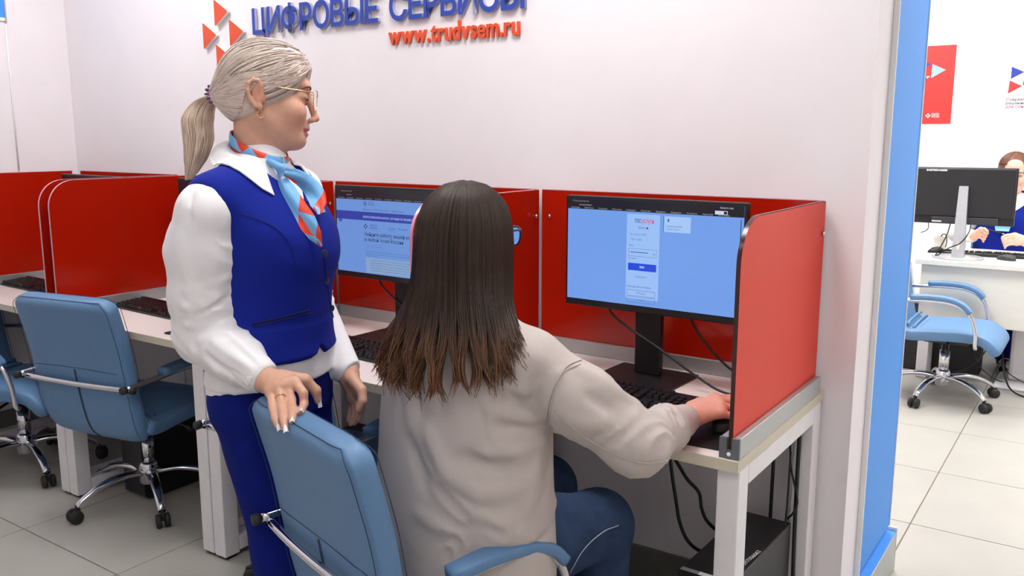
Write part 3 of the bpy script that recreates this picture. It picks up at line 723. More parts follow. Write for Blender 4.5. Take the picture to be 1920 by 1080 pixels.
def polygonise(S, h=.005, fine=(), sm=1):
    """fine: boxes (lo, hi, step) where the grid is closer"""
    lo, hi = S.bounds(); lo = lo - 2 * h; hi = hi + 2 * h
    ax = [axis(lo[i], hi[i], h, [(f[0][i], f[1][i], f[2]) for f in fine]) for i in range(3)]
    n = [len(a) for a in ax]; V = np.full(n, .5, np.float32); B = 12
    for i in range(0, n[0], B):
        xs = ax[0][i:i + B]
        for j in range(0, n[1], B):
            ys = ax[1][j:j + B]
            for k in range(0, n[2], B):
                zs = ax[2][k:k + B]; l_ = V3(xs[0], ys[0], zs[0]); h_ = V3(xs[-1], ys[-1], zs[-1])
                if not any(o[4] == 'u' and (o[1] <= h_).all() and (o[2] >= l_).all() for o in S.ops): continue
                g = np.stack(np.meshgrid(xs, ys, zs, indexing='ij'), -1).reshape(-1, 3)
                V[i:i + B, j:j + B, k:k + B] = S.eval(g).reshape(len(xs), len(ys), len(zs))
    ins = V < 0
    c = np.zeros([m - 1 for m in n], np.int8)
    for dx in (0, 1):
        for dy in (0, 1):
            for dz in (0, 1): c += ins[dx:n[0] - 1 + dx, dy:n[1] - 1 + dy, dz:n[2] - 1 + dz]
    I, J, K = np.nonzero((c > 0) & (c < 8)); vid = np.full(c.shape, -1, np.int32); vid[I, J, K] = np.arange(len(I))
    cv, cp = [], []
    for q in range(8):
        dx, dy, dz = q & 1, (q >> 1) & 1, (q >> 2) & 1
        cv.append(V[I + dx, J + dy, K + dz]); cp.append(np.stack([ax[0][I + dx], ax[1][J + dy], ax[2][K + dz]], 1))
    acc = np.zeros((len(I), 3)); cnt = np.zeros(len(I))
    for a, b in QE:
        m = (cv[a] < 0) != (cv[b] < 0); t = np.where(m, cv[a] / np.where(m, cv[a] - cv[b], 1), 0)[:, None]
        acc += np.where(m[:, None], cp[a] + (cp[b] - cp[a]) * t, 0); cnt += m
    P = acc / cnt[:, None]; F = []
    for d in range(3):
        e1, e2 = (d + 1) % 3, (d + 2) % 3; sl0 = [slice(None)] * 3; sl1 = [slice(None)] * 3; sl0[d] = slice(0, n[d] - 1); sl1[d] = slice(1, n[d])
        for e in (e1, e2): sl0[e] = slice(1, n[e] - 1); sl1[e] = slice(1, n[e] - 1)
        A, Bv = ins[tuple(sl0)], ins[tuple(sl1)]; idx = np.array(np.nonzero(A != Bv)); s0 = A[tuple(idx)]
        g = idx.copy(); g[e1] += 1; g[e2] += 1
        def cell(o1, o2):
            q = g.copy(); q[e1] -= o1; q[e2] -= o2; return vid[tuple(q)]
        f = np.stack([cell(1, 1), cell(0, 1), cell(0, 0), cell(1, 0)], 1)
        f[~s0] = f[~s0][:, ::-1]; F.append(f)
    F = np.concatenate(F)
    for _ in range(sm):
        a2 = np.zeros_like(P); c2 = np.zeros(len(P))
        for q in range(4):
            u, v = F[:, q], F[:, (q + 1) % 4]; np.add.at(a2, u, P[v]); np.add.at(c2, u, 1); np.add.at(a2, v, P[u]); np.add.at(c2, v, 1)
        P = P * .5 + a2 / np.maximum(c2, 1)[:, None] * .5
    return P, F
def mesh_obj(name, P, F, mat, parent, colors=None, smooth=True):
    me = bpy.data.meshes.new(name); me.vertices.add(len(P)); me.vertices.foreach_set('co', P.astype(np.float32).ravel())
    k = F.shape[1]; me.loops.add(F.size); me.loops.foreach_set('vertex_index', F.astype(np.int32).ravel()); me.polygons.add(len(F))
    me.polygons.foreach_set('loop_start', np.arange(0, F.size, k, dtype=np.int32))
    me.polygons.foreach_set('use_smooth', np.full(len(F), smooth))
    me.update(calc_edges=True); me.validate()
    if colors is not None:
        at = me.attributes.new('Col', 'FLOAT_COLOR', 'POINT'); at.data.foreach_set('color', np.concatenate([colors, np.ones((len(P), 1))], 1).astype(np.float32).ravel())
    me.materials.append(mat); o = bpy.data.objects.new(name, me); COL.objects.link(o); o.parent = parent; return o
def solid(name, S, mat, parent, h=.006, fine=(), sm=1, color=None):
    P, F = polygonise(S, h, fine, sm); return mesh_obj(name, P, F, mat, parent, color(P) if color else None)
class Frame:
    """where a person stands: local x = their right, y = forward"""
    def __init__(s, x, y, deg):
        s.o = V3(x, y, 0); a = R(deg); s.M = np.array([[math.cos(a), -math.sin(a), 0], [math.sin(a), math.cos(a), 0], [0, 0, 1]]); s.deg = deg
    def loc(s, w_): return (np.array(w_) - s.o) @ s.M
    def px(s, x, y, d): return s.loc(pix(x, y, d))
    def surf(s, S, x, y, d0=1.3, d1=2.6, out=0.0):
        c = s.loc(CAM); r_ = s.px(x, y, 1.0) - c; t = np.arange(d0, d1, .003); P = c + r_ * t[:, None]; v = S.eval(P); i = np.nonzero(v < out)[0]
        if not len(i): return None
        i = i[0]
        if i == 0: return P[0]
        f = (v[i - 1] - out) / (v[i - 1] - v[i] + 1e-9); return P[i - 1] + (P[i] - P[i - 1]) * f
def rotz(deg): a = R(deg); return np.array([[math.cos(a), -math.sin(a), 0], [math.sin(a), math.cos(a), 0], [0, 0, 1.]])
def rotx(deg): a = R(deg); return np.array([[1., 0, 0], [0, math.cos(a), -math.sin(a)], [0, math.sin(a), math.cos(a)]])
def unit(v): v = np.asarray(v, float); return v / (np.linalg.norm(v) + 1e-12)
def strands(name, paths, r0, mat, parent, cols=None, taper=.25, sides=4):
    """many hair locks as thin tapering tubes in one mesh; paths (N, m, 3)"""
    paths = np.asarray(paths, float); N, m, _ = paths.shape
    T = np.gradient(paths, axis=1); T /= np.linalg.norm(T, axis=2, keepdims=True) + 1e-9
    up = np.zeros_like(T); up[..., 2] = 1; up += .3
    u = np.cross(T, up); u /= np.linalg.norm(u, axis=2, keepdims=True) + 1e-9; v = np.cross(T, u)
    tt = np.linspace(0, 1, m); rad = r0 * np.interp(tt, [0, .12, .7, 1], [.6, 1, 1, taper]); rad = rad[None, :, None] * np.asarray(1.0)
    ring = []
    for k in range(sides):
        a = 2 * math.pi * k / sides; ring.append(paths + (u * math.cos(a) + v * math.sin(a)) * rad)
    P = np.stack(ring, 2).reshape(-1, 3)
    b = (np.arange(N)[:, None] * m + np.arange(m - 1)[None, :]) * sides; F = []
    for k in range(sides):
        k2 = (k + 1) % sides; F.append(np.stack([b + k, b + k2, b + sides + k2, b + sides + k], -1).reshape(-1, 4))
    C = None
    if cols is not None: C = np.repeat(np.asarray(cols).reshape(N * m, 3), sides, 0)
    return mesh_obj(name, P, np.concatenate(F), mat, parent, C)
def lc(r, g, b): return np.array([lin(r), lin(g), lin(b)])
RNG = np.random.default_rng(7)

def head_ops(S, H, Mh, s=1.0, mouth=True):
    """skull, face, ears in a frame with its origin between the ears"""
    T = lambda *p: H + Mh @ (np.array(p) * s)
    E = lambda c, r, k=.01, mode='u', Rx=None: S.el(T(*c), np.array(r) * s, Mh if Rx is None else Mh @ Rx, k * s, mode)
    C = lambda a, b, ra, rb, k=.008, mode='u': S.rc(T(*a), T(*b), ra * s, rb * s, k * s, mode)
    E((0, .008, .036), (.074, .092, .084))
    E((0, .048, .048), (.062, .058, .058), .02)
    E((0, .040, -.045), (.056, .058, .074), .03)
    for x in (-1, 1):
        C((x * .052, .008, -.05), (x * .024, .075, -.1), .02, .018, .03)       # jaw
        E((x * .04, .072, -.036), (.026, .028, .028), .025)                    # cheek
    E((0, .078, -.102), (.02, .0185, .016), .016)                              # chin
    C((-.03, .1, .022), (.03, .1, .022), .011, .011, .014)                     # brow
    for x in (-1, 1): E((x * .033, .112, .001), (.0175, .014, .0115), .012, 's')  # sockets
    for x in (-1, 1): E((x * .032, .0935, -.001), (.0165, .012, .0105), .004)    # lids
    C((0, .104, .006), (0, .1205, -.046), .0075, .0085, .01)                   # nose
    E((0, .122, -.049), (.0085, .0085, .0075), .006)
    for x in (-1, 1): E((x * .0105, .112, -.053), (.0075, .0085, .0065), .006)
    for x in (-1, 1): E((x * .0065, .1165, -.0605), (.003, .0045, .003), .002, 's')
    E((0, .095, -.067), (.017, .0115, .010), .012)                             # upper lip base
    E((0, .0985, -.0745), (.021, .0092, .0052), .005)
    E((0, .0955, -.0865), (.019, .0095, .0062), .005)
    E((0, .108, -.0805), (.0235, .012, .0013), .0025, 's')
    for x in (-1, 1):                                                          # ears
        Re = rotz(-x * 20) @ rotx(-10)
        E((x * .0775, -.006, .002), (.0085, .0165, .029), .006, 'u', Re)
        pts = [(.009, .008), (.0125, .02), (.006, .0305), (-.005, .032), (-.0155, .024), (-.018, .008), (-.013, -.01), (-.004, -.026)]
        for i in range(len(pts) - 1):
            (a, b), (c, d) = pts[i], pts[i + 1]
            C((x * (.0845 - a * .22), a - .006, b), (x * (.0845 - c * .22), c - .006, d), .0042, .0042, .004)
        E((x * .081, .0, -.0265), (.005, .0075, .009), .005)
        E((x * .0895, .0005, .003), (.0065, .0075, .0145), .004, 's', Re)
        C((x * .0745, .009, -.003), (x * .0765, .008, -.013), .006, .005, .004)
def skin_color(base, H=None, Mh=None, s=1.0, lips=(170, 84, 78), extra=None):
    b = lc(*base); L = lc(*lips)
    def f(P):
        col = np.tile(b, (len(P), 1))
        if H is not None:
            q = ((P - H) @ Mh) / s
            def blend(w_, c): col[:] = col * (1 - w_[:, None]) + np.array(c) * w_[:, None]
            g = lambda c, r: np.exp(-(((q - np.array(c)) / np.array(r)) ** 2).sum(1))
            for x in (-1, 1):
                blend(.35 * g((x * .045, .08, -.04), (.025, .03, .022)), b * np.array([1.02, .72, .66]))
                blend(.5 * g((x * .078, -.005, 0), (.012, .03, .035)), b * np.array([1.05, .68, .6]))
                blend(.45 * g((x * .032, .1, .0), (.016, .02, .008)), b * np.array([.72, .58, .52]))
            blend(.4 * g((0, .125, -.05), (.014, .012, .012)), b * np.array([1.03, .7, .64]))
            m = (np.abs(q[:, 0]) < .0225) & (q[:, 1] > .092) & (q[:, 2] > -.0935 + .12 * np.abs(q[:, 0])) & (q[:, 2] < -.0685 - .12 * np.abs(q[:, 0]))
            blend(.75 * m, L)
        if extra is not None: extra(P, col)
        return np.clip(col, 0, 1)
    return f
def hand_ops(S, wrist, mcp, fingers, thumb, s=1.0):
    """mcp: four knuckles from index to little; fingers: for each the joints after the knuckle; thumb: its joints from the base"""
    for i, k in enumerate(mcp): S.rc(wrist, k, .019 * s, (.0118, .0122, .0115, .0105)[i] * s, .016)
    for i in range(3): S.rc(mcp[i], mcp[i + 1], .0112 * s, .0105 * s, .01)
    for i, f in enumerate(fingers):
        g = Shape(); r0 = (.0095, .0098, .0092, .0082)[i] * s; pts = [mcp[i]] + list(f); n = len(pts)
        rr = [r0 * (1.12, .98, .9, .78)[j] if n == 4 else r0 * (1.12 - .34 * j / (n - 1)) for j in range(n)]
        for j in range(n - 1): g.rc(pts[j], pts[j + 1], rr[j], rr[j + 1], .004)
        lo, hi = g.bounds(); S.ops.append((g.eval, lo, hi, .004, 'u'))
    g = Shape(); n = len(thumb); rr = [.0165 * s, .0125 * s, .0105 * s, .0085 * s][:n]
    for j in range(n - 1): g.rc(thumb[j], thumb[j + 1], rr[j], rr[j + 1], .006)
    lo, hi = g.bounds(); S.ops.append((g.eval, lo, hi, .012, 'u'))
def nail(parent, tip, back, normal, mat, w_=.0058, l_=.0085, out=.0):
    d = unit(tip - back); n = unit(normal - d * (np.asarray(normal) @ d)); x = np.cross(d, n); m = MB(); rows = []
    for i in range(5):
        t = i / 4; row = []
        for q in np.linspace(-1, 1, 7):
            ww = w_ * (1 - .25 * (1 - t)); row.append(tuple(tip + d * (-.5 * l_ + t * l_ * 1.6) + x * q * ww + n * (out * (1 - .55 * q * q) - .0012 * t)))
        rows.append(row)
    m.grid(rows); top = [[tuple(np.array(p) - n * .0015) for p in r_] for r_ in rows]; m.grid(top)
    for a, b in ((rows[0], top[0]), (rows[-1], top[-1])): m.grid([a, b])
    return m.build('fingernail', mat, parent)

m_skin = M('skin', (1, 1, 1, 1), .5, var=.05, scale=90, bump=.05, bscale=600, attr='Col', sss=.12)
m_shirt = M('white_cotton', rgb(238, 236, 238), .75, var=.012, scale=80, bump=.05, bscale=900, sheen=.1)
m_vest = M('royal_blue_cloth', rgb(15, 34, 138), .85, var=.05, scale=160, bump=.12, bscale=1200, spec=.2)
m_trouser = M('navy_blue_cloth', rgb(11, 27, 112), .9, var=.05, scale=160, bump=.12, bscale=1200, spec=.15)
m_sweat = M('beige_sweatshirt', rgb(190, 180, 174), .95, var=.025, scale=120, bump=.1, bscale=900, spec=.2)
m_jeans = M('blue_denim', rgb(48, 66, 96), .9, var=.2, scale=26, bump=.25, bscale=1300, spec=.2)
m_blonde = M('blonde_hair', (1, 1, 1, 1), .38, var=.12, scale=40, attr='Col')
m_brown = M('brown_hair', (1, 1, 1, 1), .48, var=.14, scale=40, attr='Col', spec=.3)
m_gold = M('gold_metal', rgb(226, 180, 130), .2, 1, var=.01)
m_nail = M('nail_polish', rgb(240, 236, 236), .2, var=.01)
m_nailp = M('natural_nail', rgb(222, 170, 160), .3, var=.01)
m_dark = M('lash_dark', rgb(40, 30, 28), .6, var=.05)
m_browh = M('brow_hair', rgb(96, 70, 58), .8, var=.2, scale=300)
m_purple = M('purple_coil', rgb(110, 24, 110), .25, var=.05)
m_eye = M('eye_white', rgb(225, 220, 215), .15, var=.01)
m_iris = M('iris', rgb(60, 50, 40), .15, var=.1)
m_frame = M('black_acetate', rgb(18, 16, 22), .2, var=.05)
m_shoe = M('black_leather', rgb(24, 24, 26), .4, var=.1)
m_button = M('dark_button', rgb(40, 48, 84), .3, var=.05)
def scarf_material():
    """light blue with rows of orange red triangles, laid out on the cloth's own uv"""
    m = bpy.data.materials.new('scarf_print'); m.use_nodes = True; nt = m.node_tree; N = nt.nodes.new; L = nt.links.new; b = nt.nodes['Principled BSDF']
    b.inputs['Roughness'].default_value = .5
    uv = N('ShaderNodeUVMap'); sp = N('ShaderNodeSeparateXYZ'); L(uv.outputs[0], sp.inputs[0])
    def mth(op, a, b_=None, c=None):
        n_ = N('ShaderNodeMath'); n_.operation = op
        for i, x in enumerate((a, b_, c)):
            if x is None: continue
            if isinstance(x, (int, float)): n_.inputs[i].default_value = x
            else: L(x, n_.inputs[i])
        return n_.outputs[0]
    u, v = sp.outputs[0], sp.outputs[1]
    fu = mth('FRACT', u); fv = mth('FRACT', v)
    ro = mth('FLOOR', v); fu = mth('FRACT', mth('ADD', u, mth('MULTIPLY', ro, .5)))
    tri = mth('SUBTRACT', 1, mth('ABSOLUTE', mth('SUBTRACT', mth('MULTIPLY', fu, 2), 1)))       # 0..1..0
    inside = mth('LESS_THAN', fv, mth('SUBTRACT', mth('MULTIPLY', tri, 1.05), .12))
    sel = mth('GREATER_THAN', mth('FRACT', mth('MULTIPLY', mth('ADD', mth('FLOOR', mth('ADD', u, mth('MULTIPLY', ro, .5))), mth('MULTIPLY', ro, 1.7)), .381)), .28)
    f = mth('MULTIPLY', inside, sel)
    mx = N('ShaderNodeMix'); mx.data_type = 'RGBA'; mx.inputs[6].default_value = rgb(112, 176, 226); mx.inputs[7].default_value = rgb(226, 62, 30)
    L(f, mx.inputs[0]); L(mx.outputs[2], b.inputs['Base Color']); return m
m_scarf = scarf_material(); m_scarfblue = M('scarf_plain', rgb(112, 176, 226), .5, var=.03)
def sheet(name, rows, mat, parent, thick=.0016, uvs=(1, 1), uvo=(0, 0)):
    """a cloth sheet with thickness from a grid of points; uv = (along, across) times uvs"""
    A = np.array(rows, float); n, m, _ = A.shape
    gu = np.gradient(A, axis=0); gv = np.gradient(A, axis=1); N_ = np.cross(gu, gv); N_ /= np.linalg.norm(N_, axis=2, keepdims=True) + 1e-9
    P = np.concatenate([(A + N_ * thick / 2).reshape(-1, 3), (A - N_ * thick / 2).reshape(-1, 3)]); o = n * m; F = []
    for i in range(n - 1):
        for j in range(m - 1):
            a, b, c, d = i * m + j, i * m + j + 1, (i + 1) * m + j + 1, (i + 1) * m + j; F.append((a, d, c, b)); F.append((o + a, o + b, o + c, o + d))
    for i in range(n - 1):
        for j in (0, m - 1): a, d = i * m + j, (i + 1) * m + j; F.append((a, o + a, o + d, d))
    for j in range(m - 1):
        for i in (0, n - 1): a, b = i * m + j, i * m + j + 1; F.append((a, b, o + b, o + a))
    ob = mesh_obj(name, P, np.array(F), mat, parent); me = ob.data; ul = me.uv_layers.new(name='UVMap')
    vi = np.zeros(len(me.loops), np.int32); me.loops.foreach_get('vertex_index', vi); q = vi % o
    uv = np.stack([(q // m) / (n - 1) * uvs[0] + uvo[0], (q % m) / (m - 1) * uvs[1] + uvo[1]], 1); ul.data.foreach_set('uv', uv.astype(np.float32).ravel()); return ob

# ================================================================== the standing woman
FW = Frame(-1.03, -1.01, -74)
def world_in(F_, p): return F_.loc(V3(*p))
pw = thing('person', 'standing woman in royal blue vest, white shirt and neck scarf, hand on chair back', 'person', FW.o, R(FW.deg))
TR = [(.80, 0, -.018, .165, .115), (.86, 0, -.018, .172, .12), (.92, 0, -.008, .163, .114), (1.0, 0, 0, .146, .11), (1.08, 0, .006, .144, .114), (1.16, 0, .014, .153, .128),
      (1.22, 0, .01, .157, .12), (1.28, 0, -.006, .15, .098), (1.33, 0, -.016, .115, .074), (1.375, 0, -.02, .066, .06)]
SH_R, SH_L = V3(.172, -.03, 1.285), V3(-.165, -.02, 1.292)
EL_R = FW.px(380, 628, 1.985); WR_R = FW.px(499, 712, 1.905)
EL_L = V3(-.215, -.03, 1.02); WR_L = FW.px(652, 700, 2.2)
HD = FW.px(490, 180, 2.03)                                # between the ears
MH = rotz(74 - 43)                                        # face turned towards the monitor
MH = MH @ rotx(-1.0)
S = Shape(); S.loft(TR, .02)
S.chain([V3(.08, -.018, 1.33), SH_R], [.045, .048], .03); S.chain([V3(-.08, -.018, 1.33), SH_L], [.045, .048], .03)
S.rc(V3(0, -.02, 1.35), HD + MH @ V3(0, -.012, -.06), .056, .052, .03)
S.chain([SH_R, EL_R, WR_R], [.046, .038, .026], .02); S.chain([SH_L, EL_L, WR_L], [.046, .038, .026], .02)
LEGS = {}
for x in (-1, 1):
    hip, knee, ank = V3(x * .078, -.012, .82), V3(x * .06, .045, .45), V3(x * .058, .035, .09)
    LEGS[x] = (hip, knee, ank); S.chain([hip, knee, ank], [.088, .058, .04], .03); S.chain([ank, V3(x * .07, .09, .035), V3(x * .08, .18, .028)], [.035, .03, .025], .02)
head_ops(S, HD, MH, 1.0)
hp = lambda x, y, d: FW.px(x, y, d)
bpy.context.view_layer.update()
CB = [c for c in ch_near.children if c.name.startswith('backrest')][0]
def on_chair(x, y, dflt, gap=.0085):
    mi = CB.matrix_world.inverted(); o = mi @ CAM; d = (mi.to_3x3() @ (pix(x, y, 1.0) - CAM)); L_ = d.length; ok, lo_, n_, _ = CB.ray_cast(o, d.normalized())
    return FW.px(x, y, min(dflt, (lo_ - o).length / L_ - gap) if ok else dflt)
d0 = [np.linalg.norm(0) for _ in range(1)]
mcp = [on_chair(553, 716, 1.872, .014), on_chair(537, 721, 1.866, .014), on_chair(523, 727, 1.862, .014), on_chair(508, 736, 1.862, .013)]
fing = [[on_chair(569, 737, 1.85), on_chair(570, 757, 1.85), on_chair(565, 772, 1.85)], [on_chair(546, 750, 1.85), on_chair(549, 773, 1.85), on_chair(548, 788, 1.85)],
        [on_chair(528, 760, 1.85), on_chair(532, 786, 1.85), on_chair(535, 802, 1.85)], [on_chair(511, 764, 1.855), on_chair(516, 785, 1.855), on_chair(522, 800, 1.855)]]
_t = np.linalg.norm(mcp[0] - FW.loc(CAM)) / np.linalg.norm(FW.px(553, 716, 1.0) - FW.loc(CAM))
thumb = [hp(530, 708, _t + .02), hp(572, 712, _t + .035), hp(592, 732, _t + .045), hp(596, 751, _t + .05)]
hand_ops(S, WR_R, mcp, fing, thumb, 1.05)
# left hand hanging
lp = lambda x, y, d: FW.px(x, y, d)
lm = [lp(672, 735, 2.17), lp(668, 742, 2.19), lp(662, 746, 2.2), lp(656, 744, 2.22)]
lf = [[lp(679, 755, 2.16), lp(677, 772, 2.16), lp(671, 785, 2.165)], [lp(674, 764, 2.18), lp(671, 782, 2.18), lp(664, 793, 2.185)],
      [lp(667, 768, 2.2), lp(664, 785, 2.2), lp(658, 795, 2.2)], [lp(659, 765, 2.22), lp(657, 779, 2.22), lp(653, 788, 2.22)]]
hand_ops(S, WR_L, lm, lf, [lp(662, 712, 2.17), lp(678, 732, 2.15), lp(680, 752, 2.14), lp(672, 768, 2.14)], 1.0)
BW = S
tips = np.array([f[-1] for f in fing]); fin = [(HD - .14, HD + .14, .0028), (np.minimum(tips.min(0), WR_R) - .03, np.maximum(tips.max(0), thumb[2]) + .03, .003)]
body = solid('body', S, m_skin, pw, .0075, fin, 1, skin_color((208, 160, 136), HD, MH, 1.0))
cam_l = FW.loc(CAM)
for i, f in enumerate(fing): nail(body, f[2] + unit(f[2] - f[1]) * .004, f[1], unit(cam_l - f[2]) + V3(0, 0, .5), m_nail, .0056, .010, .0078)
nail(body, thumb[3] + unit(thumb[3] - thumb[2]) * .004, thumb[2], np.cross(unit(thumb[3] - thumb[2]), unit(cam_l - thumb[3])) * -1 + unit(cam_l - thumb[3]) * .8, m_nail, .0056, .010, .0088)
def ringo(name, c, n, r, t, mat, parent, seg=28, sy=1.0, arc=(0, 360), up=None):
    n = unit(n); u = unit(np.cross(n, V3(0, 0, 1)) if up is None else np.cross(up, n)); v = np.cross(n, u)
    a0, a1 = arc; pts = [c + u * r * math.cos(R(a0 + (a1 - a0) * k / seg)) + v * r * sy * math.sin(R(a0 + (a1 - a0) * k / seg)) for k in range(seg + 1)]
    m = MB(); m.tube(pts, t, 8); return m.build(name, mat, parent)
q = mcp[2] * .42 + fing[2][0] * .58; ringo('ring', q, fing[2][0] - mcp[2], .0108, .0012, m_gold, body)
# face details
HT = lambda x, y, z: HD + MH @ V3(x, y, z)
for x in (-1, 1):
    m = MB(); m.tube([HT(x * .0155, .1035, -.0035), HT(x * .024, .1055, -.0075), HT(x * .033, .1048, -.0085), HT(x * .041, .101, -.0065), HT(x * .047, .0955, -.003)], [.0007, .0012, .0014, .0014, .0006], 6); m.build('eyelash', m_dark, body)
    m = MB(); m.tube([HT(x * .013, .1105, .0165), HT(x * .022, .111, .0205), HT(x * .033, .1085, .0225), HT(x * .045, .1, .0205), HT(x * .053, .091, .0155)], [.0018, .0026, .0026, .002, .0008], 6); m.build('eyebrow', m_browh, body)
    m = MB(); c = HT(x * .0315, .0915, -.0035); m.lathe([(.0001, -.0105), (.006, -.0088), (.0098, -.0045), (.0107, 0), (.0098, .0045), (.006, .0088), (.0001, .0105)], 14, tuple(c)); m.build('eyeball', m_eye, body)
    ringo('earring', HT(x * .0795, .002, -.0435), HT(x * 1, .35, 0) - HT(0, 0, 0), .0078, .0011, m_gold, body)
gl = bpy.data.objects.new('glasses', None); COL.objects.link(gl); gl.parent = pw
for x in (-1, 1):
    c = HT(x * .034, .1255, -.009)
    pts = []
    for k in range(29):
        a = 2 * math.pi * k / 28; e = (abs(math.cos(a)) ** .75, abs(math.sin(a)) ** .75)
        xx = .0265 * math.copysign(e[0], math.cos(a)) * (1 - .13 * math.sin(a) * -1); zz = .0235 * math.copysign(e[1], math.sin(a))
        pts.append(HT(x * .034 + xx, .1255 - 2.2 * (x * .034 + xx) ** 2 - .12 * -zz * .6, -.009 + zz))
    m = MB(); m.tube(pts, .0011, 6, cap=False); rm = m.build('lens_rim', m_gold, gl)
    m = MB(); cc = np.mean(pts[:-1], 0); m.add([tuple(cc)] + [tuple(p) for p in pts[:-1]], [(0, i + 1, (i + 1) % 28 + 1) for i in range(28)], True); m.build('lens', m_glasspane, rm, fixn=False)
    m = MB(); m.tube([HT(x * .061, .118, .008), HT(x * .067, .112, .009), HT(x * .0735, .075, .013), HT(x * .0795, .02, .02), HT(x * .081, -.006, .018), HT(x * .079, -.02, .004)], .0012, 6); m.build('temple', m_gold, gl)
    m = MB(); m.tube([HT(x * .0095, .1195, -.01), HT(x * .012, .1165, -.014), HT(x * .0115, .114, -.019)], [.0007, .0016, .0025], 6); m.build('nose_pad', m_glasspane, gl)
m = MB(); m.tube([HT(-.009, .127, .001), HT(0, .1285, .004), HT(.009, .127, .001)], .0011, 6); m.build('bridge', m_gold, gl)

# shirt, vest, trousers
SH = Shape(); SH.loft(TR, .02, off=.006)
SH.chain([V3(.08, -.018, 1.32), SH_R], [.046, .05], .03); SH.chain([V3(-.08, -.018, 1.32), SH_L], [.046, .05], .03)
midU = (SH_R + EL_R) / 2
SH.chain([SH_R + V3(.014, -.008, -.022), SH_R * .65 + EL_R * .35 + V3(.004, -.014, 0), midU * .6 + EL_R * .4 + V3(.004, -.006, 0), EL_R], [.06, .071, .066, .058], .03)
cuffd = unit(WR_R - EL_R)
SH.chain([EL_R, EL_R * .5 + WR_R * .5 + V3(0, 0, .004), WR_R - cuffd * .022], [.06, .052, .04], .03)
SH.chain([SH_L, EL_L, WR_L - unit(WR_L - EL_L) * .015], [.056, .05, .038], .03)
SH.loft([(.865, 0, -.012, .186, .134), (.90, 0, -.01, .184, .13), (.95, 0, -.004, .168, .12), (1.0, 0, 0, .15, .112)], .01)
SH.rc(V3(0, -.02, 1.33), V3(0, -.018, 1.374), .064, .061, .015)
SH.half(WR_R - cuffd * .002, cuffd)
base_sh = SH
def fl(Sx, F_, pa, pb, amp, w_, d0=1.3):
    a, b = F_.surf(Sx, *pa, d0), F_.surf(Sx, *pb, d0)
    if a is not None and b is not None: Sx.fold(a, b, amp, w_)
FO = []
for (pa, pb, amp, w_) in [((350, 545), (428, 520), .007, .010), ((345, 575), (435, 585), .009, .011), ((352, 610), (440, 600), .008, .010), ((375, 640), (430, 605), .007, .009), ((370, 590), (430, 555), -.006, .008),
                          ((400, 640), (470, 690), .006, .010), ((385, 665), (455, 715), -.006, .009), ((400, 690), (445, 725), .005, .008), ((430, 625), (490, 680), .005, .009), ((335, 430), (360, 560), .003, .016),
                          ((345, 370), (330, 470), .004, .012), ((400, 350), (420, 430), .003, .012), ((362, 360), (356, 420), -.003, .009), ((360, 655), (395, 700), .006, .010)]:
    a, b = FW.surf(base_sh, *pa), FW.surf(base_sh, *pb)
    if a is not None and b is not None: FO.append((a, b, amp, w_))
for (a, b, amp, w_) in FO: SH.fold(a, b, amp * 2.2, w_ * .82)
SH.crease(EL_R + V3(0, 0, .02), EL_R - SH_R, .09, .0045, .045, 1.0); SH.crease(EL_R * .5 + WR_R * .5, WR_R - EL_R, .075, .0045, .045, 2.4); SH.crease(SH_R * .7 + EL_R * .3, V3(.5, .6, .6), .09, .003, .05, 4.0)
SH.crease(EL_L, EL_L - SH_L, .1, .005, .035, 3.0);
solid('shirt', SH, m_shirt, pw, .0042, (), 1)
# cuff
CU = Shape(); CU.rc(WR_R - cuffd * .066, WR_R - cuffd * .008, .043, .039, .003); CU.half(WR_R - cuffd * .006, cuffd, .001); CU.half(WR_R - cuffd * .066, -cuffd, .001)
CU.rc(WR_R - cuffd * .02, WR_R + cuffd * .03, .0365, .0345, .001, 's')
cu = solid('cuff', CU, m_shirt, pw, .0035, (), 1)
q = FW.surf(CU, 466, 733)
if q is not None:
    m = MB(); m.lathe([(.0045, -.002), (.0055, 0), (.0045, .002)], 14, tuple(q), 'x'); m.build('cuff_button', m_nail, cu)
VE = Shape(); VE.loft(TR, .02, off=.017)
VE.chain([V3(.07, -.018, 1.318), V3(.155, -.028, 1.292)], [.06, .064], .03); VE.chain([V3(-.07, -.018, 1.318), V3(-.15, -.022, 1.296)], [.06, .06], .03)
VE.loft([(.925, 0, -.006, .186, .139), (.96, 0, -.003, .176, .13), (1.0, 0, 0, .166, .128)], .01)
VE.half(V3(0, 0, .925), V3(0, -.06, -1))
for x in (-1, 1): VE.el(V3(x * .242, -.03, 1.235), (.062, .1, .115), None, .004, 's')
# neckline: V cut at the front
for yy in (0,): 
    VE.bx(V3(0, .16, 1.40), (.082, .16, .082), rotx(0) @ np.array([[math.cos(R(45)), 0, math.sin(R(45))], [0, 1, 0], [-math.sin(R(45)), 0, math.cos(R(45))]]), .002, .004, 's')
VE.el(V3(0, -.018, 1.39), (.086, .086, .06), None, .004, 's')
for x in (-1, 1): VE.bx(V3(x * .0, .16, .905), (.028, .1, .028), np.array([[math.cos(R(45)), 0, math.sin(R(45))], [0, 1, 0], [-math.sin(R(45)), 0, math.cos(R(45))]]), .001, .002, 's')
VE0 = VE
for (pa, pb, amp, w_) in [((455, 500), (560, 560), .002, .02), ((520, 480), (600, 520), .003, .016), ((560, 600), (620, 560), .0025, .014), ((450, 620), (520, 650), .003, .018), ((500, 430), (590, 470), .003, .02)]:
    fl(VE, FW, pa, pb, amp, w_)
ve = solid('vest', VE, m_vest, pw, .0048, (), 1)
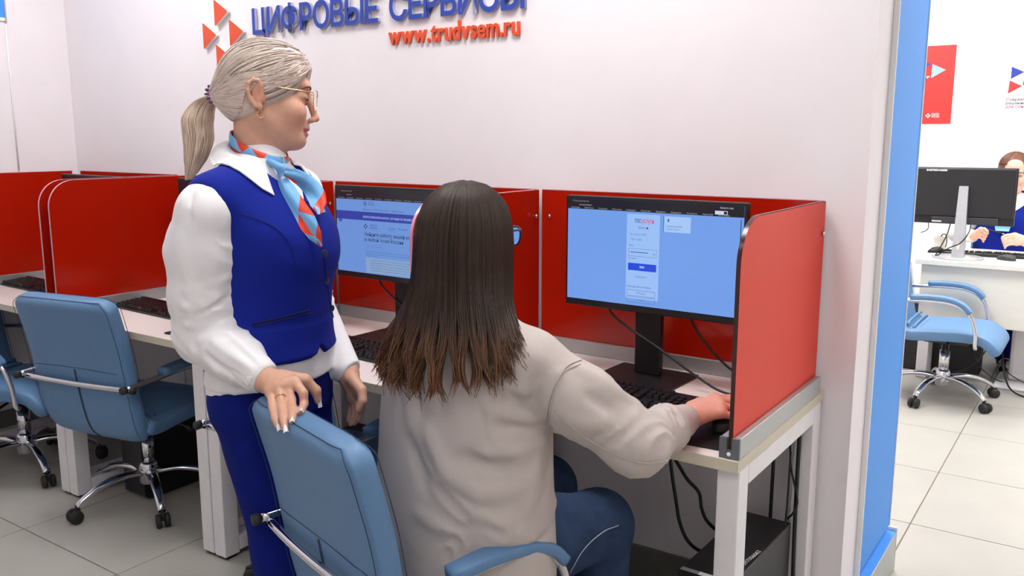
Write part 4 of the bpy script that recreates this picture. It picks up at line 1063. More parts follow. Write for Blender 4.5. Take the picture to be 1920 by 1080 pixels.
def seam_px(S_, F_, pts, parent, mat, r_=.0009, out=.0016, nm='seam'):
    P = []
    for a in smooth_pts([(x, y, 0) for x, y in pts], 8):
        q_ = F_.surf(S_, a.x, a.y, out=out)
        if q_ is not None:
            if P and np.linalg.norm(q_ - np.array(P[-1])) > .03: break
            P.append(tuple(q_))
    if len(P) > 2:
        m_ = MB(); m_.tube(P, r_, 5); return m_.build(nm, mat, parent)
m_vseam = M('vest_seam', rgb(14, 24, 84), .9)
seam_px(VE, FW, [(441, 398), (480, 410), (520, 430), (545, 462), (556, 500)], ve, m_vseam)
seam_px(VE, FW, [(607, 460), (612, 520), (620, 570), (632, 620)], ve, m_vseam)
for (a, b) in (((474, 612), (582, 586)), ((474, 607), (582, 581))): seam_px(VE, FW, [a, ((a[0] + b[0]) / 2, (a[1] + b[1]) / 2 + 1), b], ve, m_vseam, .0018, .0014, 'pocket_welt')
fw_ = unit(V3(.25, 1, 0))
for (x, y) in ((608, 475), (612, 527), (621, 578)):
    q = FW.surf(VE, x, y)
    if q is None: continue
    m = MB(); m.lathe([(.0085, 0), (.0088, .002), (.0075, .0035), (.006, .0028), (.0055, .003)], 18); o = m.build('button', m_button, ve)
    o.location = q; o.rotation_euler = (R(-90), 0, R(-22))
TS = Shape()
TS.loft([(.78, 0, -.012, .165, .116), (.84, 0, -.012, .174, .122), (.89, 0, -.008, .17, .118), (.93, 0, -.004, .165, .116)], .03)
for x in (-1, 1):
    hip, knee, ank = LEGS[x]; TS.chain([hip + V3(0, 0, -.01), knee, knee * .4 + ank * .6, ank + V3(0, 0, -.045)], [.096, .074, .072, .086], .04)
TS.half(V3(0, 0, .022), V3(0, 0, -1))
for (pa, pb, amp, w_) in [((430, 760), (490, 800), .004, .02), ((450, 860), (510, 830), .005, .02), ((440, 900), (500, 960), .005, .02), ((470, 980), (510, 1010), .006, .014), ((465, 1040), (510, 1020), .006, .014), ((420, 800), (450, 880), .003, .02)]:
    fl(TS, FW, pa, pb, amp, w_, 1.7)
solid('trousers', TS, m_trouser, pw, .007, (), 1)
for x in (-1, 1):
    s_ = Shape(); s_.chain([V3(x * .06, -.03, .035), V3(x * .07, .1, .037), V3(x * .08, .2, .028)], [.034, .038, .027], .02); s_.half(V3(0, 0, .001), V3(0, 0, -1)); solid('shoe', s_, m_shoe, pw, .006)
# collar
def collar(parent, F_, under, side_front=150, z0=1.418, z1=1.362, mat=m_shirt, y0=-.018, ri=.064, tip=.084):
    for sd in (-1, 1):
        rows = []
        for i in range(15):
            t = i / 14; ph = R(side_front * t); r0 = ri + .004 * t; z_ = z0 - (z0 - z1) * t ** 1.4
            d_ = V3(sd * math.sin(ph), -math.cos(ph), 0); p0 = V3(0, y0, 0) + d_ * r0 + V3(0, 0, z_)
            L_ = .046 + (tip - .046) * max(0, (t - .35) / .65) ** 1.2; fwd = V3(sd * math.cos(ph), math.sin(ph), 0)
            row = []
            for j in range(7):
                v = j / 6; outw = .012 * math.sin(min(1, v * 2.2) * math.pi / 2) + .78 * L_ * v; dn = -L_ * (.52 + .38 * t) * v ** 1.1 + .008 * math.sin(v * math.pi)
                p_ = p0 + d_ * outw * (1 - .25 * t) + fwd * (.3 * L_ * v * t) + V3(0, 0, dn)
                for U_ in (under or []):
                    for _ in range(5): p_ = p_ + V3(0, 0, .8) * max(0, .005 - U_.eval(p_[None])[0]) + d_ * .3 * max(0, .005 - U_.eval(p_[None])[0])
                row.append(p_)
            rows.append(row)
        sheet('collar', rows, mat, parent, .0028)
        st = [[r_[0] + V3(0, 0, .0), r_[0] * 1.0 + V3(0, 0, -.03)] for r_ in rows]
        sheet('collar_stand', st, mat, parent, .0028)
collar(pw, FW, [VE, SH], 126)
# scarf: band, knot, two tails
rows = []
for i in range(41):
    ph = R(-178 + 356 * i / 40 + 180); r0 = .0585
    fr = .5 - .5 * math.cos(ph); z_ = 1.402 - .052 * (1 - (.5 + .5 * math.cos(ph - math.pi))) if False else 1.424 - .062 * (.5 + .5 * math.cos(ph))
    d_ = V3(math.sin(ph), math.cos(ph), 0); row = []
    for j in range(7):
        v = j / 6 - .5; row.append(V3(0, -.016, 0) + d_ * (r0 + .006 * math.cos(v * math.pi) - v * .008) + V3(0, 0, z_ - v * .04))
    rows.append(row)
sheet('scarf_band', rows, m_scarf, pw, .003, (10, 1.8))
kn = FW.px(530, 325, 1.985)
K = Shape(); K.el(kn, (.013, .012, .017), None, .008); K.rc(kn + V3(-.006, .002, .012), kn + V3(.008, .004, -.01), .009, .008, .004); K.rc(kn + V3(.01, .0, .014), FW.px(505, 303, 1.985), .009, .008, .01); solid('scarf_knot', K, m_scarfblue, pw, .003)
def tail(pts, wid, S_, nm, lift=.010, uvs=(3, 1.0), uvo=(0, 0), curl=.006):
    P = smooth_pts([(x, y, 0) for x, y in pts], 5); n = len(P); rows = []; last = None
    for i in range(n):
        t = i / (n - 1); w_ = np.interp(t, np.linspace(0, 1, len(wid)), wid); a = P[min(i + 1, n - 1)] - P[max(i - 1, 0)]; nx, ny = -a.y, a.x; L_ = math.hypot(nx, ny); nx, ny = nx / L_, ny / L_; row = []
        c = FW.surf(S_, P[i].x, P[i].y, out=lift); last = c if c is not None else last
        dep = np.linalg.norm(last - cam_l)
        for j in range(7):
            v = (j / 6 - .5) * 2; x, y = P[i].x + nx * v * w_ / 2, P[i].y + ny * v * w_ / 2
            r_ = unit(FW.px(x, y, 1.0) - cam_l); row.append(cam_l + r_ * (dep - curl * (1 - v * v) - .003 * math.sin(v * 4 + t * 6)))
        rows.append(row)
    return sheet(nm, rows, m_scarf, pw, .0022, uvs, uvo)
VS = Shape(); VS.grow(VE); VS.grow(SH)
tail([(528, 332), (540, 358), (556, 386), (574, 414), (590, 440), (603, 462)], [16, 30, 34, 36, 26, 3], VE, 'scarf_tail', .012, (2.6, 1.5), (.3, .1))
tail([(534, 322), (556, 330), (578, 346), (592, 366), (597, 384), (598, 402)], [14, 26, 32, 36, 30, 4], VE, 'scarf_tail', .03, (2.0, 1.2), (.4, 1.0), .004)
q = FW.surf(VE, 596, 392)
if q is not None:
    rows = []; c0 = q + unit(cam_l - q) * .006
    for i in range(2):
        rows.append([FW.px(x, y, 1.0) for x, y in ((588, 392), (606, 386))] if i == 0 else [FW.px(x, y, 1.0) for x, y in ((593, 402), (611, 397))])
    dep = np.linalg.norm(c0 - cam_l); rows = [[cam_l + unit(p - cam_l) * (dep + .004) for p in r_] for r_ in rows]; sheet('name_badge', rows, m_print_w, pw, .0015)

# hair: a scalp cap, combed-back locks and a ponytail
TIE = HT(0, -.098, .002)
HC = Shape(); E_ = lambda c, r, k=.01, mode='u': HC.el(HT(*c), r, MH, k, mode)
E_((0, .004, .038), (.081, .099, .092)); E_((0, .046, .056), (.066, .067, .06), .02); E_((0, -.03, -.005), (.066, .066, .06), .03)
HC.rc(HT(0, -.08, .01), TIE, .03, .016, .03)
E_((0, .125, -.04), (.085, .085, .098), .008, 's'); E_((0, .06, -.09), (.1, .085, .08), .01, 's')
for x in (-1, 1): E_((x * .09, .004, -.016), (.035, .026, .04), .008, 's')
HC.half(HT(0, -.03, -.062), MH @ V3(0, .3, -1), .01)
hb1, hb2, hb3 = lc(242, 224, 212), lc(214, 194, 182), lc(150, 132, 122)
def hcol(P):
    n_ = np.sin(P[:, 0] * 310 + P[:, 2] * 190) * .5 + .5; return hb2 * (1 - n_[:, None] * .4) + hb1 * n_[:, None] * .4
solid('hair', HC, m_blonde, pw, .004, (), 1, hcol)
paths, cols = [], []
RAD = np.array([.0835, .1015, .0945]); HCtr = V3(0, .004, .038)
tie_l = V3(0, -.094, .002)
for i in range(3200):
    a = RNG.uniform(-1, 1); x = RNG.choice([-1, 1])
    # start on the hairline from the crown's front to the temple, the ear and the nape
    t = RNG.uniform(0, 1)
    hl = np.array([[0, .11, .064], [.03, .107, .06], [.052, .092, .046], [.065, .068, .028], [.073, .045, .02], [.077, .022, .036], [.079, .002, .041], [.079, -.02, .034], [.076, -.03, -.002], [.062, -.042, -.04], [.03, -.062, -.058], [0, -.068, -.06]])
    s0 = np.array([np.interp(t, np.linspace(0, 1, 12), hl[:, k]) for k in range(3)]) * V3(x, 1, 1)
    if RNG.random() < .35: s0 = s0 + (V3(x * .01, -.02, .09) - s0) * RNG.uniform(0, .75)
    d0 = (s0 - HCtr) / RAD; d1 = (tie_l - HCtr) / RAD; d0 /= np.linalg.norm(d0); d1 /= np.linalg.norm(d1); om = math.acos(np.clip(d0 @ d1, -1, 1)); m_ = 14; pth = []
    jit = RNG.uniform(-.5, .5); rs = RNG.uniform(.975, 1.022)
    for k in range(m_):
        u = k / (m_ - 1); d = (math.sin((1 - u) * om) * d0 + math.sin(u * om) * d1) / max(1e-5, math.sin(om)); d = d + V3(0, 0, (-.10 if s0[2] > .05 else .16 if (s0[1] > -.01 and s0[2] > 0) else 0) * math.sin(u * math.pi)); d /= np.linalg.norm(d)
        r_ = rs + .02 * math.sin(u * math.pi + jit) - .02 * (1 - u) ** 4; p = HCtr + d * RAD * r_
        p = p * (1 - u ** 6) + (tie_l + V3(RNG.uniform(-.006, .006) if k == 99 else 0, -.01, 0)) * u ** 6
        pth.append(HT(*p))
    paths.append(pth); c_ = RNG.uniform(0, 1); base = hb2 * (1 - c_) + hb1 * c_
    if RNG.random() < .15: base = hb3
    dk = np.linspace(.72, 1.0, m_)[:, None] if s0[2] > .06 else np.ones((m_, 1)); cols.append(base * dk)
PA = np.array(paths); sh_ = PA.shape; Q = PA.reshape(-1, 3); lo_c = HCtr * 1.0
for _ in range(2):
    dd = np.concatenate([HC.eval(q_) for q_ in np.array_split(Q, 60)]); dirs = Q - HT(*HCtr); dirs /= np.linalg.norm(dirs, axis=1, keepdims=True); lift = np.clip(RNG.uniform(.0005, .003, len(Q)) - dd, 0, .03); Q = Q + dirs * lift[:, None]
PA = Q.reshape(sh_)
for _ in range(2): PA[:, 1:-1] = PA[:, 1:-1] * .5 + (PA[:, :-2] + PA[:, 2:]) * .25
strands('hair_locks', PA, .0013, m_blonde, pw, cols)
paths, cols = [], []
tl = [TIE, FW.px(385, 192, 2.07), FW.px(371, 222, 2.07), FW.px(372, 262, 2.065), FW.px(366, 300, 2.06), FW.px(354, 338, 2.05)]
tr_ = np.array([.012, .027, .037, .034, .025, .008]); sp = np.array([list(v) for v in smooth_pts([tuple(p) for p in tl], 5)]); m_ = len(sp); rr = np.interp(np.linspace(0, 1, m_), np.linspace(0, 1, 6), tr_)
for i in range(950):
    a, r_ = RNG.uniform(0, 2 * math.pi), math.sqrt(RNG.uniform(.15, 1)); end = RNG.uniform(.72, 1.0); w1, w2 = RNG.uniform(0, 6, 2)
    q = np.linspace(0, end, m_); c = np.array([np.interp(q, np.linspace(0, 1, m_), sp[:, k]) for k in range(3)]).T; ra = np.interp(q, np.linspace(0, 1, m_), rr)
    sc_ = unit(FW.px(500, 250, 2) - FW.px(400, 250, 2)); dp = unit(np.cross(sc_, V3(0, 0, 1)))
    off = (sc_[None] * (math.cos(a) * r_ + .06 * np.sin(q * 7 + w1))[:, None] * ra[:, None] + dp[None] * (math.sin(a) * r_ * .75 + .05 * np.sin(q * 8 + w2))[:, None] * ra[:, None])
    paths.append(c + off); c_ = RNG.uniform(0, 1); base = (lc(230, 208, 186) * c_ + lc(198, 172, 152) * (1 - c_)) * (1 if RNG.random() > .15 else .7); cols.append(np.tile(base, (m_, 1)))
pt = strands('ponytail', paths, .0016, m_blonde, pw, cols)
td = unit(tl[1] - TIE)
hel = []
for k in range(140):
    a = k / 139 * 2 * math.pi; b = a * 14; n1 = unit(np.cross(td, V3(0, 0, 1))); n2 = np.cross(td, n1); rdir = n1 * math.cos(a) + n2 * math.sin(a); hel.append(TIE + td * .004 + rdir * (.0195 + .005 * math.cos(b)) + td * .0085 * math.sin(b))
m = MB(); m.tube(hel, .0028, 6); m.build('hair_tie', m_purple, pw)

# ================================================================== the seated woman
FS = Frame(-.532, -.912, -8)
ps = thing('person', 'long-haired woman sitting at the desk in a beige sweatshirt and jeans, hand on the mouse', 'person', FS.o, R(FS.deg))
TS2 = [(.46, 0, -.01, .19, .14), (.55, 0, -.005, .185, .13), (.7, 0, 0, .17, .115), (.84, .0, .0, .17, .112), (.95, .0, 0, .175, .108), (1.01, .0, .0, .15, .09), (1.05, .0, .0, .1, .072), (1.085, .005, .004, .066, .06)]
SR, SL = V3(.192, .0, .98), V3(-.168, .02, .96)
ER = FS.loc(V3(-.14, -.855, .822)); WR = FS.loc(V3(-.150, -.582, .797)); EL2 = FS.loc(V3(-.80, -.72, .80)); WL2 = FS.loc(V3(-.66, -.52, .80))
HS = FS.px(874, 447, 1.865); MS = rotz(8 + 3)
S = Shape(); S.loft(TS2, .02); S.chain([V3(.08, 0, 1.02), SR], [.045, .05], .03); S.chain([V3(-.08, 0, 1.02), SL], [.045, .05], .03)
S.rc(V3(0, 0, 1.06), HS + MS @ V3(0, -.012, -.06), .055, .05, .03)
S.chain([SR, ER, WR], [.046, .038, .026], .02); S.chain([SL, EL2, WL2], [.046, .038, .026], .02)
KR, KL = FS.loc(V3(-.35, -.62, .505)), FS.loc(V3(-.58, -.5, .505)); AR, AL = FS.loc(V3(-.37, -.56, .08)), FS.loc(V3(-.6, -.45, .08))
LR = [(V3(.09, .02, .53), KR, AR), (V3(-.09, .02, .53), KL, AL)]
for a, b, c in LR: S.chain([a, b, c], [.085, .06, .042], .03); S.chain([c, c + V3(0, .07, -.045), c + V3(0, .15, -.055)], [.036, .03, .025], .02)
head_ops(S, HS, MS, .97)
wp = lambda x, y, z: FS.loc(V3(x, y, z))
mcp = [wp(-.128, -.478, .824), wp(-.111, -.494, .824), wp(-.097, -.512, .818), wp(-.087, -.53, .808)]
fing = [[wp(-.094, -.450, .822), wp(-.066, -.436, .812), wp(-.052, -.431, .803)], [wp(-.078, -.473, .823), wp(-.052, -.459, .812), wp(-.041, -.454, .802)],
        [wp(-.067, -.495, .815), wp(-.048, -.484, .8), wp(-.041, -.48, .788)], [wp(-.062, -.518, .801), wp(-.046, -.51, .785), wp(-.041, -.507, .775)]]
hand_ops(S, WR, mcp, fing, [wp(-.155, -.54, .812), wp(-.158, -.487, .81), wp(-.138, -.442, .806), wp(-.115, -.424, .797)], 1.0)
lm = [wp(-.62, -.44, .8), wp(-.64, -.435, .802), wp(-.66, -.437, .8), wp(-.678, -.445, .797)]
hand_ops(S, WL2, lm, [[p + V3(.0, .035, -.006), p + V3(.0, .055, -.02), p + V3(0, .065, -.03)] for p in lm], [WL2 + V3(.02, .02, 0), WL2 + V3(.045, .05, -.005), WL2 + V3(.05, .075, -.015)], 1.0)
fin = [(HS - .13, HS + .13, .0034), (np.minimum(np.min([f[-1] for f in fing], 0), WR) - .02, np.maximum(np.max([f[-1] for f in fing], 0), WR) + .03, .0032)]
bs = solid('body', S, m_skin, ps, .0085, fin, 1, skin_color((212, 152, 132), HS, MS, .97))
for f in fing: nail(bs, f[2], f[1], V3(0, .2, 1), m_nailp, .005, .008, .0078)
HT2 = lambda x, y, z: HS + MS @ (V3(x, y, z) * .97)
for x in (-1, 1):
    m = MB(); m.tube([HT2(x * .0155, .1035, -.0005), HT2(x * .033, .106, .002), HT2(x * .047, .0955, -.001)], .0012, 6); m.build('eyelash', m_dark, bs)
    m = MB(); m.tube([HT2(x * .013, .1105, .0165), HT2(x * .033, .1085, .0225), HT2(x * .053, .091, .0155)], [.002, .0028, .001], 6); m.build('eyebrow', m_dark, bs)
    m = MB(); c = HT2(x * .0315, .0945, -.0015); m.lathe([(.0001, -.0105), (.006, -.0088), (.0098, -.0045), (.0107, 0), (.0098, .0045), (.006, .0088), (.0001, .0105)], 14, tuple(c)); m.build('eyeball', m_eye, bs)
gl = bpy.data.objects.new('glasses', None); COL.objects.link(gl); gl.parent = ps
for x in (-1, 1):
    pts = []
    for k in range(29):
        a = 2 * math.pi * k / 28; xx = .029 * math.copysign(abs(math.cos(a)) ** .7, math.cos(a)); zz = .022 * math.copysign(abs(math.sin(a)) ** .75, math.sin(a)); xx *= 1 + .12 * zz / .022
        if zz > .014 and x * xx > .012: zz += .003
        pts.append(HT2(x * .038 + xx, .128 - 2.0 * (x * .038 + xx) ** 2, -.004 + zz))
    m = MB(); m.tube(pts, .0022, 8, cap=False); rm = m.build('lens_rim', m_frame, gl)
    m = MB(); cc = np.mean(pts[:-1], 0); m.add([tuple(cc)] + [tuple(p) for p in pts[:-1]], [(0, i + 1, (i + 1) % 28 + 1) for i in range(28)], True); m.build('lens', m_glasspane, rm, fixn=False)
    m = MB(); m.tube([HT2(x * .067, .119, .013), HT2(x * .074, .108, .014), HT2(x * .0775, .07, .015), HT2(x * .08, .02, .017), HT2(x * .081, -.006, .016), HT2(x * .079, -.025, .0)], [.003, .003, .0025, .0022, .002, .0018], 8); m.build('temple', m_frame, gl)
m = MB(); m.tube([HT2(-.01, .1275, .004), HT2(0, .129, .007), HT2(.01, .1275, .004)], .0022, 8); m.build('bridge', m_frame, gl)

SW = Shape(); SW.loft(TS2, .02, off=.014)
SW.loft([(.455, 0, -.01, .235, .17), (.5, 0, -.008, .238, .17), (.6, 0, -.006, .235, .162), (.72, 0, -.004, .23, .152), (.86, 0, 0, .222, .14), (.95, 0, 0, .2, .124), (1.0, 0, 0, .168, .104)], .02)
SW.chain([V3(.07, 0, 1.02), SR], [.058, .062], .04); SW.chain([V3(-.07, 0, 1.02), SL], [.058, .062], .04)
SW.chain([SR + V3(.005, 0, -.005), (SR + ER) / 2, ER, (ER * .45 + WR * .55), WR - unit(WR - ER) * .02], [.066, .07, .062, .047, .037], .03)
SW.chain([SL, (SL + EL2) / 2, EL2, WL2 - unit(WL2 - EL2) * .02], [.07, .07, .068, .045], .03)
cf = unit(WR - ER); SW.half(WR - cf * .004, cf * 1.0) if False else None
SW0 = Shape(); SW0.grow(SW)
for (pa, pb, amp, w_) in [((800, 800), (835, 890), .010, .018), ((835, 890), (900, 930), .010, .018), ((900, 930), (1000, 905), .009, .018), ((770, 830), (800, 920), -.008, .018), ((860, 860), (960, 880), -.009, .022),
                          ((1000, 790), (915, 765), .010, .012), ((1003, 800), (930, 800), -.008, .012), ((1010, 780), (1045, 700), .009, .012), ((1000, 760), (1010, 700), -.008, .014), ((900, 850), (985, 845), .008, .014),
                          ((1040, 940), (950, 1010), .009, .014), ((1050, 970), (990, 1050), .008, .014), ((1030, 1000), (930, 1045), -.007, .014), ((1010, 860), (990, 960), .007, .016), ((1035, 850), (1015, 940), -.006, .012), ((720, 850), (700, 960), .006, .02),
                          ((950, 640), (1020, 680), .004, .02), ((760, 720), (780, 820), .005, .024),
                          ((1085, 690), (1150, 730), .009, .014), ((1100, 740), (1150, 770), -.007, .014), ((1150, 730), (1200, 760), .008, .012), ((1070, 790), (1140, 800), .006, .016), ((1190, 755), (1195, 845), .009, .012), 
                          ((1245, 770), (1240, 860), .008, .011), ((1268, 775), (1262, 850), -.006, .009), ((1290, 775), (1285, 850), .006, .010), ((1090, 850), (1180, 880), .005, .014), ((1020, 830), (960, 850), .008, .010), ((1035, 880), (1000, 930), .009, .010), ((1045, 920), (1010, 990), -.007, .010), ((880, 960), (960, 985), .007, .016), ((780, 960), (850, 1000), .006, .018), ((930, 700), (990, 740), .006, .014)]:
    a, b = FS.surf(SW0, *pa), FS.surf(SW0, *pb)
    if a is not None and b is not None and np.linalg.norm(a - b) < .3: SW.fold(a, b, amp * 1.7, w_ * .88)
SW.crease(ER, ER - SR, .11, .007, .045, 1.3); SW.crease(ER * .5 + WR * .5, WR - ER, .1, .007, .04, 2.2); SW.crease(SR + V3(-.02, -.04, -.09), V3(.6, .2, .7), .09, .005, .05, .7); SW.crease(V3(.12, -.12, .62), V3(.5, .1, .8), .13, .005, .055, 3.1)
sw = solid('sweatshirt', SW, m_sweat, ps, .006, (), 1)
CU = Shape(); CU.rc(WR - cf * .06, WR - cf * .0, .039, .035, .003); CU.half(WR + cf * .004, cf, .004); CU.half(WR - cf * .062, -cf, .004); CU.rc(WR - cf * .004, WR + cf * .05, .033, .033, .002, 's')
solid('cuff', CU, m_sweat, ps, .0045, (), 1)
m_sseam = M('sweatshirt_seam', rgb(182, 175, 167), .9)
seam_px(SW, FS, [(1095, 672), (1060, 690), (1038, 735), (1030, 780), (1025, 800)], sw, m_sseam, .0013, .0014)
seam_px(SW, FS, [(1088, 682), (1052, 702), (1032, 745), (1024, 790)], sw, m_sseam, .0011, .0014)
seam_px(SW, FS, [(1040, 770), (1090, 815), (1150, 850), (1205, 868), (1260, 862), (1310, 848)], sw, m_sseam, .0013, .0014)
JE = Shape()
JE.loft([(.44, 0, .0, .17, .13), (.5, 0, .0, .175, .135), (.6, 0, 0, .165, .125)], .03)
for a, b, c in LR: JE.chain([a, a * .5 + b * .5, b, b * .5 + c * .5, c], [.1, .092, .08, .07, .065], .03)
for (pa, pb, amp, w_) in [((1060, 960), (1120, 990), .005, .018), ((1100, 1010), (1165, 1000), .006, .014), ((1110, 1040), (1165, 1020), -.005, .012), ((1090, 1060), (1160, 1050), .006, .014)]:
    a, b = FS.surf(JE, *pa), FS.surf(JE, *pb)
    if a is not None and b is not None: JE.fold(a, b, amp, w_)
je = solid('jeans', JE, m_jeans, ps, .008, (), 1)
m_stitch = M('pale_stitching', rgb(170, 180, 195), .8)
seam_px(JE, FS, [(1068, 1075), (1095, 1030), (1130, 998), (1160, 985)], je, m_stitch, .0012, .0016)
for a, b, c in LR:
    s_ = Shape(); s_.chain([c + V3(0, -.03, -.045), c + V3(0, .09, -.045), c + V3(0, .17, -.052)], [.034, .036, .026], .02); s_.half(V3(0, 0, .001), V3(0, 0, -1)); solid('shoe', s_, m_print_w, ps, .007)

# long brown hair: levels of a hanging mass (z, cx, cy, rx, ry) in the person's frame
hc = HS + MS @ V3(0, -.0, .035)
LV = np.array([(1.342, 0, 0, .012, .012), (1.335, 0, 0, .04, .045), (1.318, 0, 0, .064, .073), (1.29, 0, 0, .083, .096), (1.25, 0, -.002, .094, .108), (1.2, 0, -.004, .098, .112), (1.15, 0, -.008, .1, .11), (1.10, 0, -.018, .112, .108), (1.06, .004, -.03, .134, .11), (1.01, .01, -.045, .158, .118), (.97, .012, -.05, .174, .124), (.93, .012, -.05, .18, .126)])
LV[:, 1] += hc[0]; LV[:, 2] += hc[1]; LV[:, 0] += (hc[2] + .087) - 1.342
zt = LV[:, 0][::-1]
def lev(z): return [np.interp(z, zt, LV[::-1, k]) for k in (1, 2, 3, 4)]
HB = Shape()
rows_ = [(z, cx, cy, rx * .91, ry * .91) for (z, cx, cy, rx, ry) in LV[::-1]]
HB.loft([r_ for r_ in rows_ if r_[0] > zt[0] + .12], .01)
HB.el(HS + MS @ V3(0, .115, -.03), (.085, .085, .115), MS, .012, 's')
HB.bx(V3(hc[0], hc[1] + .16, 1.02), (.3, .13, .16), None, .01, .01, 's')
b1, b2, b3 = lc(58, 42, 33), lc(40, 29, 23), lc(134, 90, 60)
solid('hair', HB, m_brown, ps, .006, (), 1, lambda P: np.where((P[:, 2] > 1.02)[:, None], b2, (b2 + b3 * .4) / 1.2))
paths, cols = [], []; m_ = 22
for i in range(3400):
    a = RNG.uniform(-128, 122); ph = R(a); dx, dy = math.sin(ph), -math.cos(ph)
    rs = RNG.uniform(.93, 1.03); ze = zt[0] + RNG.normal(.012, .016) + (.12 * max(0, (abs(a) - 62) / 60)) + (.025 if 30 < a < 70 else 0) ; zs = LV[0, 0] - abs(RNG.normal(0, .006)); w1, w2, wa = RNG.uniform(0, 6), RNG.uniform(.5, 1.5), RNG.uniform(.006, .018)
    if RNG.random() < .06: ze += RNG.uniform(.03, .12)
    pth = []; lock = round(a / 9) * 9
    for k in range(m_):
        u = k / (m_ - 1); z = zs + (ze - zs) * (u ** 1.25 if u < .5 else u ** 1.25)
        cx, cy, rx, ry = lev(z); tail_ = max(0, (1.08 - z) / .15); aa = R(a + (lock - a) * min(1, tail_) * .55 + 5.0 * math.sin(lock * 1.7 + z * 42) * min(1, tail_))
        wv = wa * min(1, tail_) * math.sin(z * 70 * w2 * .6 + w1 * .3 + lock); k_ = rs + wv / .1
        kr = 1 - .02 * np.clip((1.1 - z) / .12, 0, 1) if a > 0 else 1
        pth.append((cx + math.sin(aa) * rx * k_ * kr, cy - math.cos(aa) * ry * k_, z))
    paths.append(pth); zc = np.array([p[2] for p in pth]); f = np.clip((1.06 - zc) / .12, 0, 1)[:, None] * RNG.uniform(.25, 1.0); c_ = RNG.uniform(0, 1)
    cols.append((b1 * c_ + b2 * (1 - c_)) * (1 - f) + b3 * RNG.uniform(.6, 1.45) * f)
PA = np.array(paths); sh_ = PA.shape; Q = PA.reshape(-1, 3); rl = np.repeat(RNG.uniform(.001, .012, sh_[0]), sh_[1])
for _ in range(3):
    dd = np.concatenate([SW.eval(q_) for q_ in np.array_split(Q, 150)]); dirs = Q * V3(.62, 0, 0) + V3(0, -.1, .03); dirs /= np.linalg.norm(dirs, axis=1, keepdims=True) + 1e-6
    Q = Q + dirs * np.clip(rl - dd, 0, .04)[:, None]
PA = Q.reshape(sh_)
for _ in range(1): PA[:, 1:-1] = PA[:, 1:-1] * .5 + (PA[:, :-2] + PA[:, 2:]) * .25
strands('hair_locks', PA, .0021, m_brown, ps, cols)

# ================================================================== the far room
FZ = .725; FY0, FY1 = 3.12, 3.85; FX0, FX1 = -.33, 1.3
fd = thing('office_desk', 'pale office desk with a white front panel in the far room', 'desk', ((FX0 + FX1) / 2, (FY0 + FY1) / 2, 0))
hw, hd = (FX1 - FX0) / 2, (FY1 - FY0) / 2
m_fdesk = M('far_desk_laminate', rgb(228, 224, 212), .45, var=.03, scale=12, stretch=(1, 16, 16))
o = boxo('tabletop', m_fdesk, fd, -hw, hw, -hd, hd, FZ - .028, FZ, bev=.002)
boxo('front_panel', m_fdesk, fd, -hw + .03, hw - .03, -hd + .03, -hd + .048, .36, FZ - .029, bev=.002)
for x in (-hw + .03, hw - .09): boxo('side_leg', m_leg, fd, x, x + .06, -hd + .1, hd - .08, .001, FZ - .029, bev=.004)
boxo('centre_leg', m_leg, fd, -.31, -.17, -.12, .12, .02, FZ - .029, bev=.02); boxo('leg_base', m_leg, fd, -.37, -.11, -.28, .25, .001, .019, bev=.006)
fm = thing('computer_monitor', 'black monitor seen from behind on a silver stand on the far desk', 'monitor', (-.135, 3.34, FZ), R(1))
boxo('housing', m_black, fm, -.268, .268, -.012, .014, .195, .525, bev=.004)
boxo('rear_bulge', m_black, fm, -.262, .262, -.03, -.0122, .2395, .52, bev=.006)
boxo('port_ledge', m_dgrey, fm, -.16, .19, -.034, -.0125, .2, .2385, bev=.004)
boxo('vent_slot', m_cable, fm, -.2, .19, -.0308, -.0301, .494, .499)
text('inventory_number', '84578544008', m_print_w, fm, .014, (-.205, -.0305, .503), (R(90), 0, 0), width=.11, bold=.0004)
boxo('rating_label', m_print_w, fm, -.155, -.105, -.0345, -.0341, .207, .214); boxo('rating_label', m_dgrey, fm, -.15, -.125, -.0345, -.0341, .218, .226)
m = MB()
P = [(-.032, .012), (.036, .012), (.026, .42), (-.02, .42)]
m.prism(P, lambda u, v, h: (u, h, v), -.075, -.0345); cs = m.build('stand_column', m_silver, fm)
m = MB(); m.prism([(.0 + .009 * math.cos(a), .075 + .022 * math.sin(a)) for a in [2 * math.pi * k / 16 for k in range(16)]], lambda u, v, h: (u, h, v), -.0765, -.0752); m.build('cable_hole', m_fdesk, cs)
m = MB(); m.lathe([(.135, .0006), (.138, .004), (.13, .010), (.05, .0118)], 36, (0, -.03, 0)); m.build('stand_base', m_silver, fm)
def keyboard_far():
    t = keyboard('black keyboard lying on the far desk behind the silver stand', -.02, 3.51, R(180 + 4), False, z=FZ)
keyboard_far()
mouse('dark grey mouse beside the keyboard on the far desk', .11, 3.36, FZ, R(60), m_dgrey)
mouse('black mouse at the left end of the far desk', -.285, 3.5, FZ, R(150))
cable('black cable running down the silver stand of the far monitor', [(-.19, 3.325, .93), (-.2, 3.29, .86), (-.225, 3.27, .79), (-.25, 3.26, .735), (-.27, 3.29, .73)])
cable('black cable crossing the silver stand of the far monitor', [(-.08, 3.31, .935), (-.085, 3.275, .88), (-.12, 3.25, .82), (-.18, 3.25, .785), (-.235, 3.255, .74), (-.255, 3.28, .73)])
cable('thin black cable curled behind the far monitor', [(-.37, 3.4, .93), (-.335, 3.45, .915), (-.34, 3.5, .865), (-.38, 3.52, .84)], .0025)
bxo = thing('desk_organiser', 'small beige organiser box with black leads on the far desk', 'box', (-.29, 3.66, FZ))
m = MB(); m.box(-.03, .03, -.03, .03, .0006, .004)
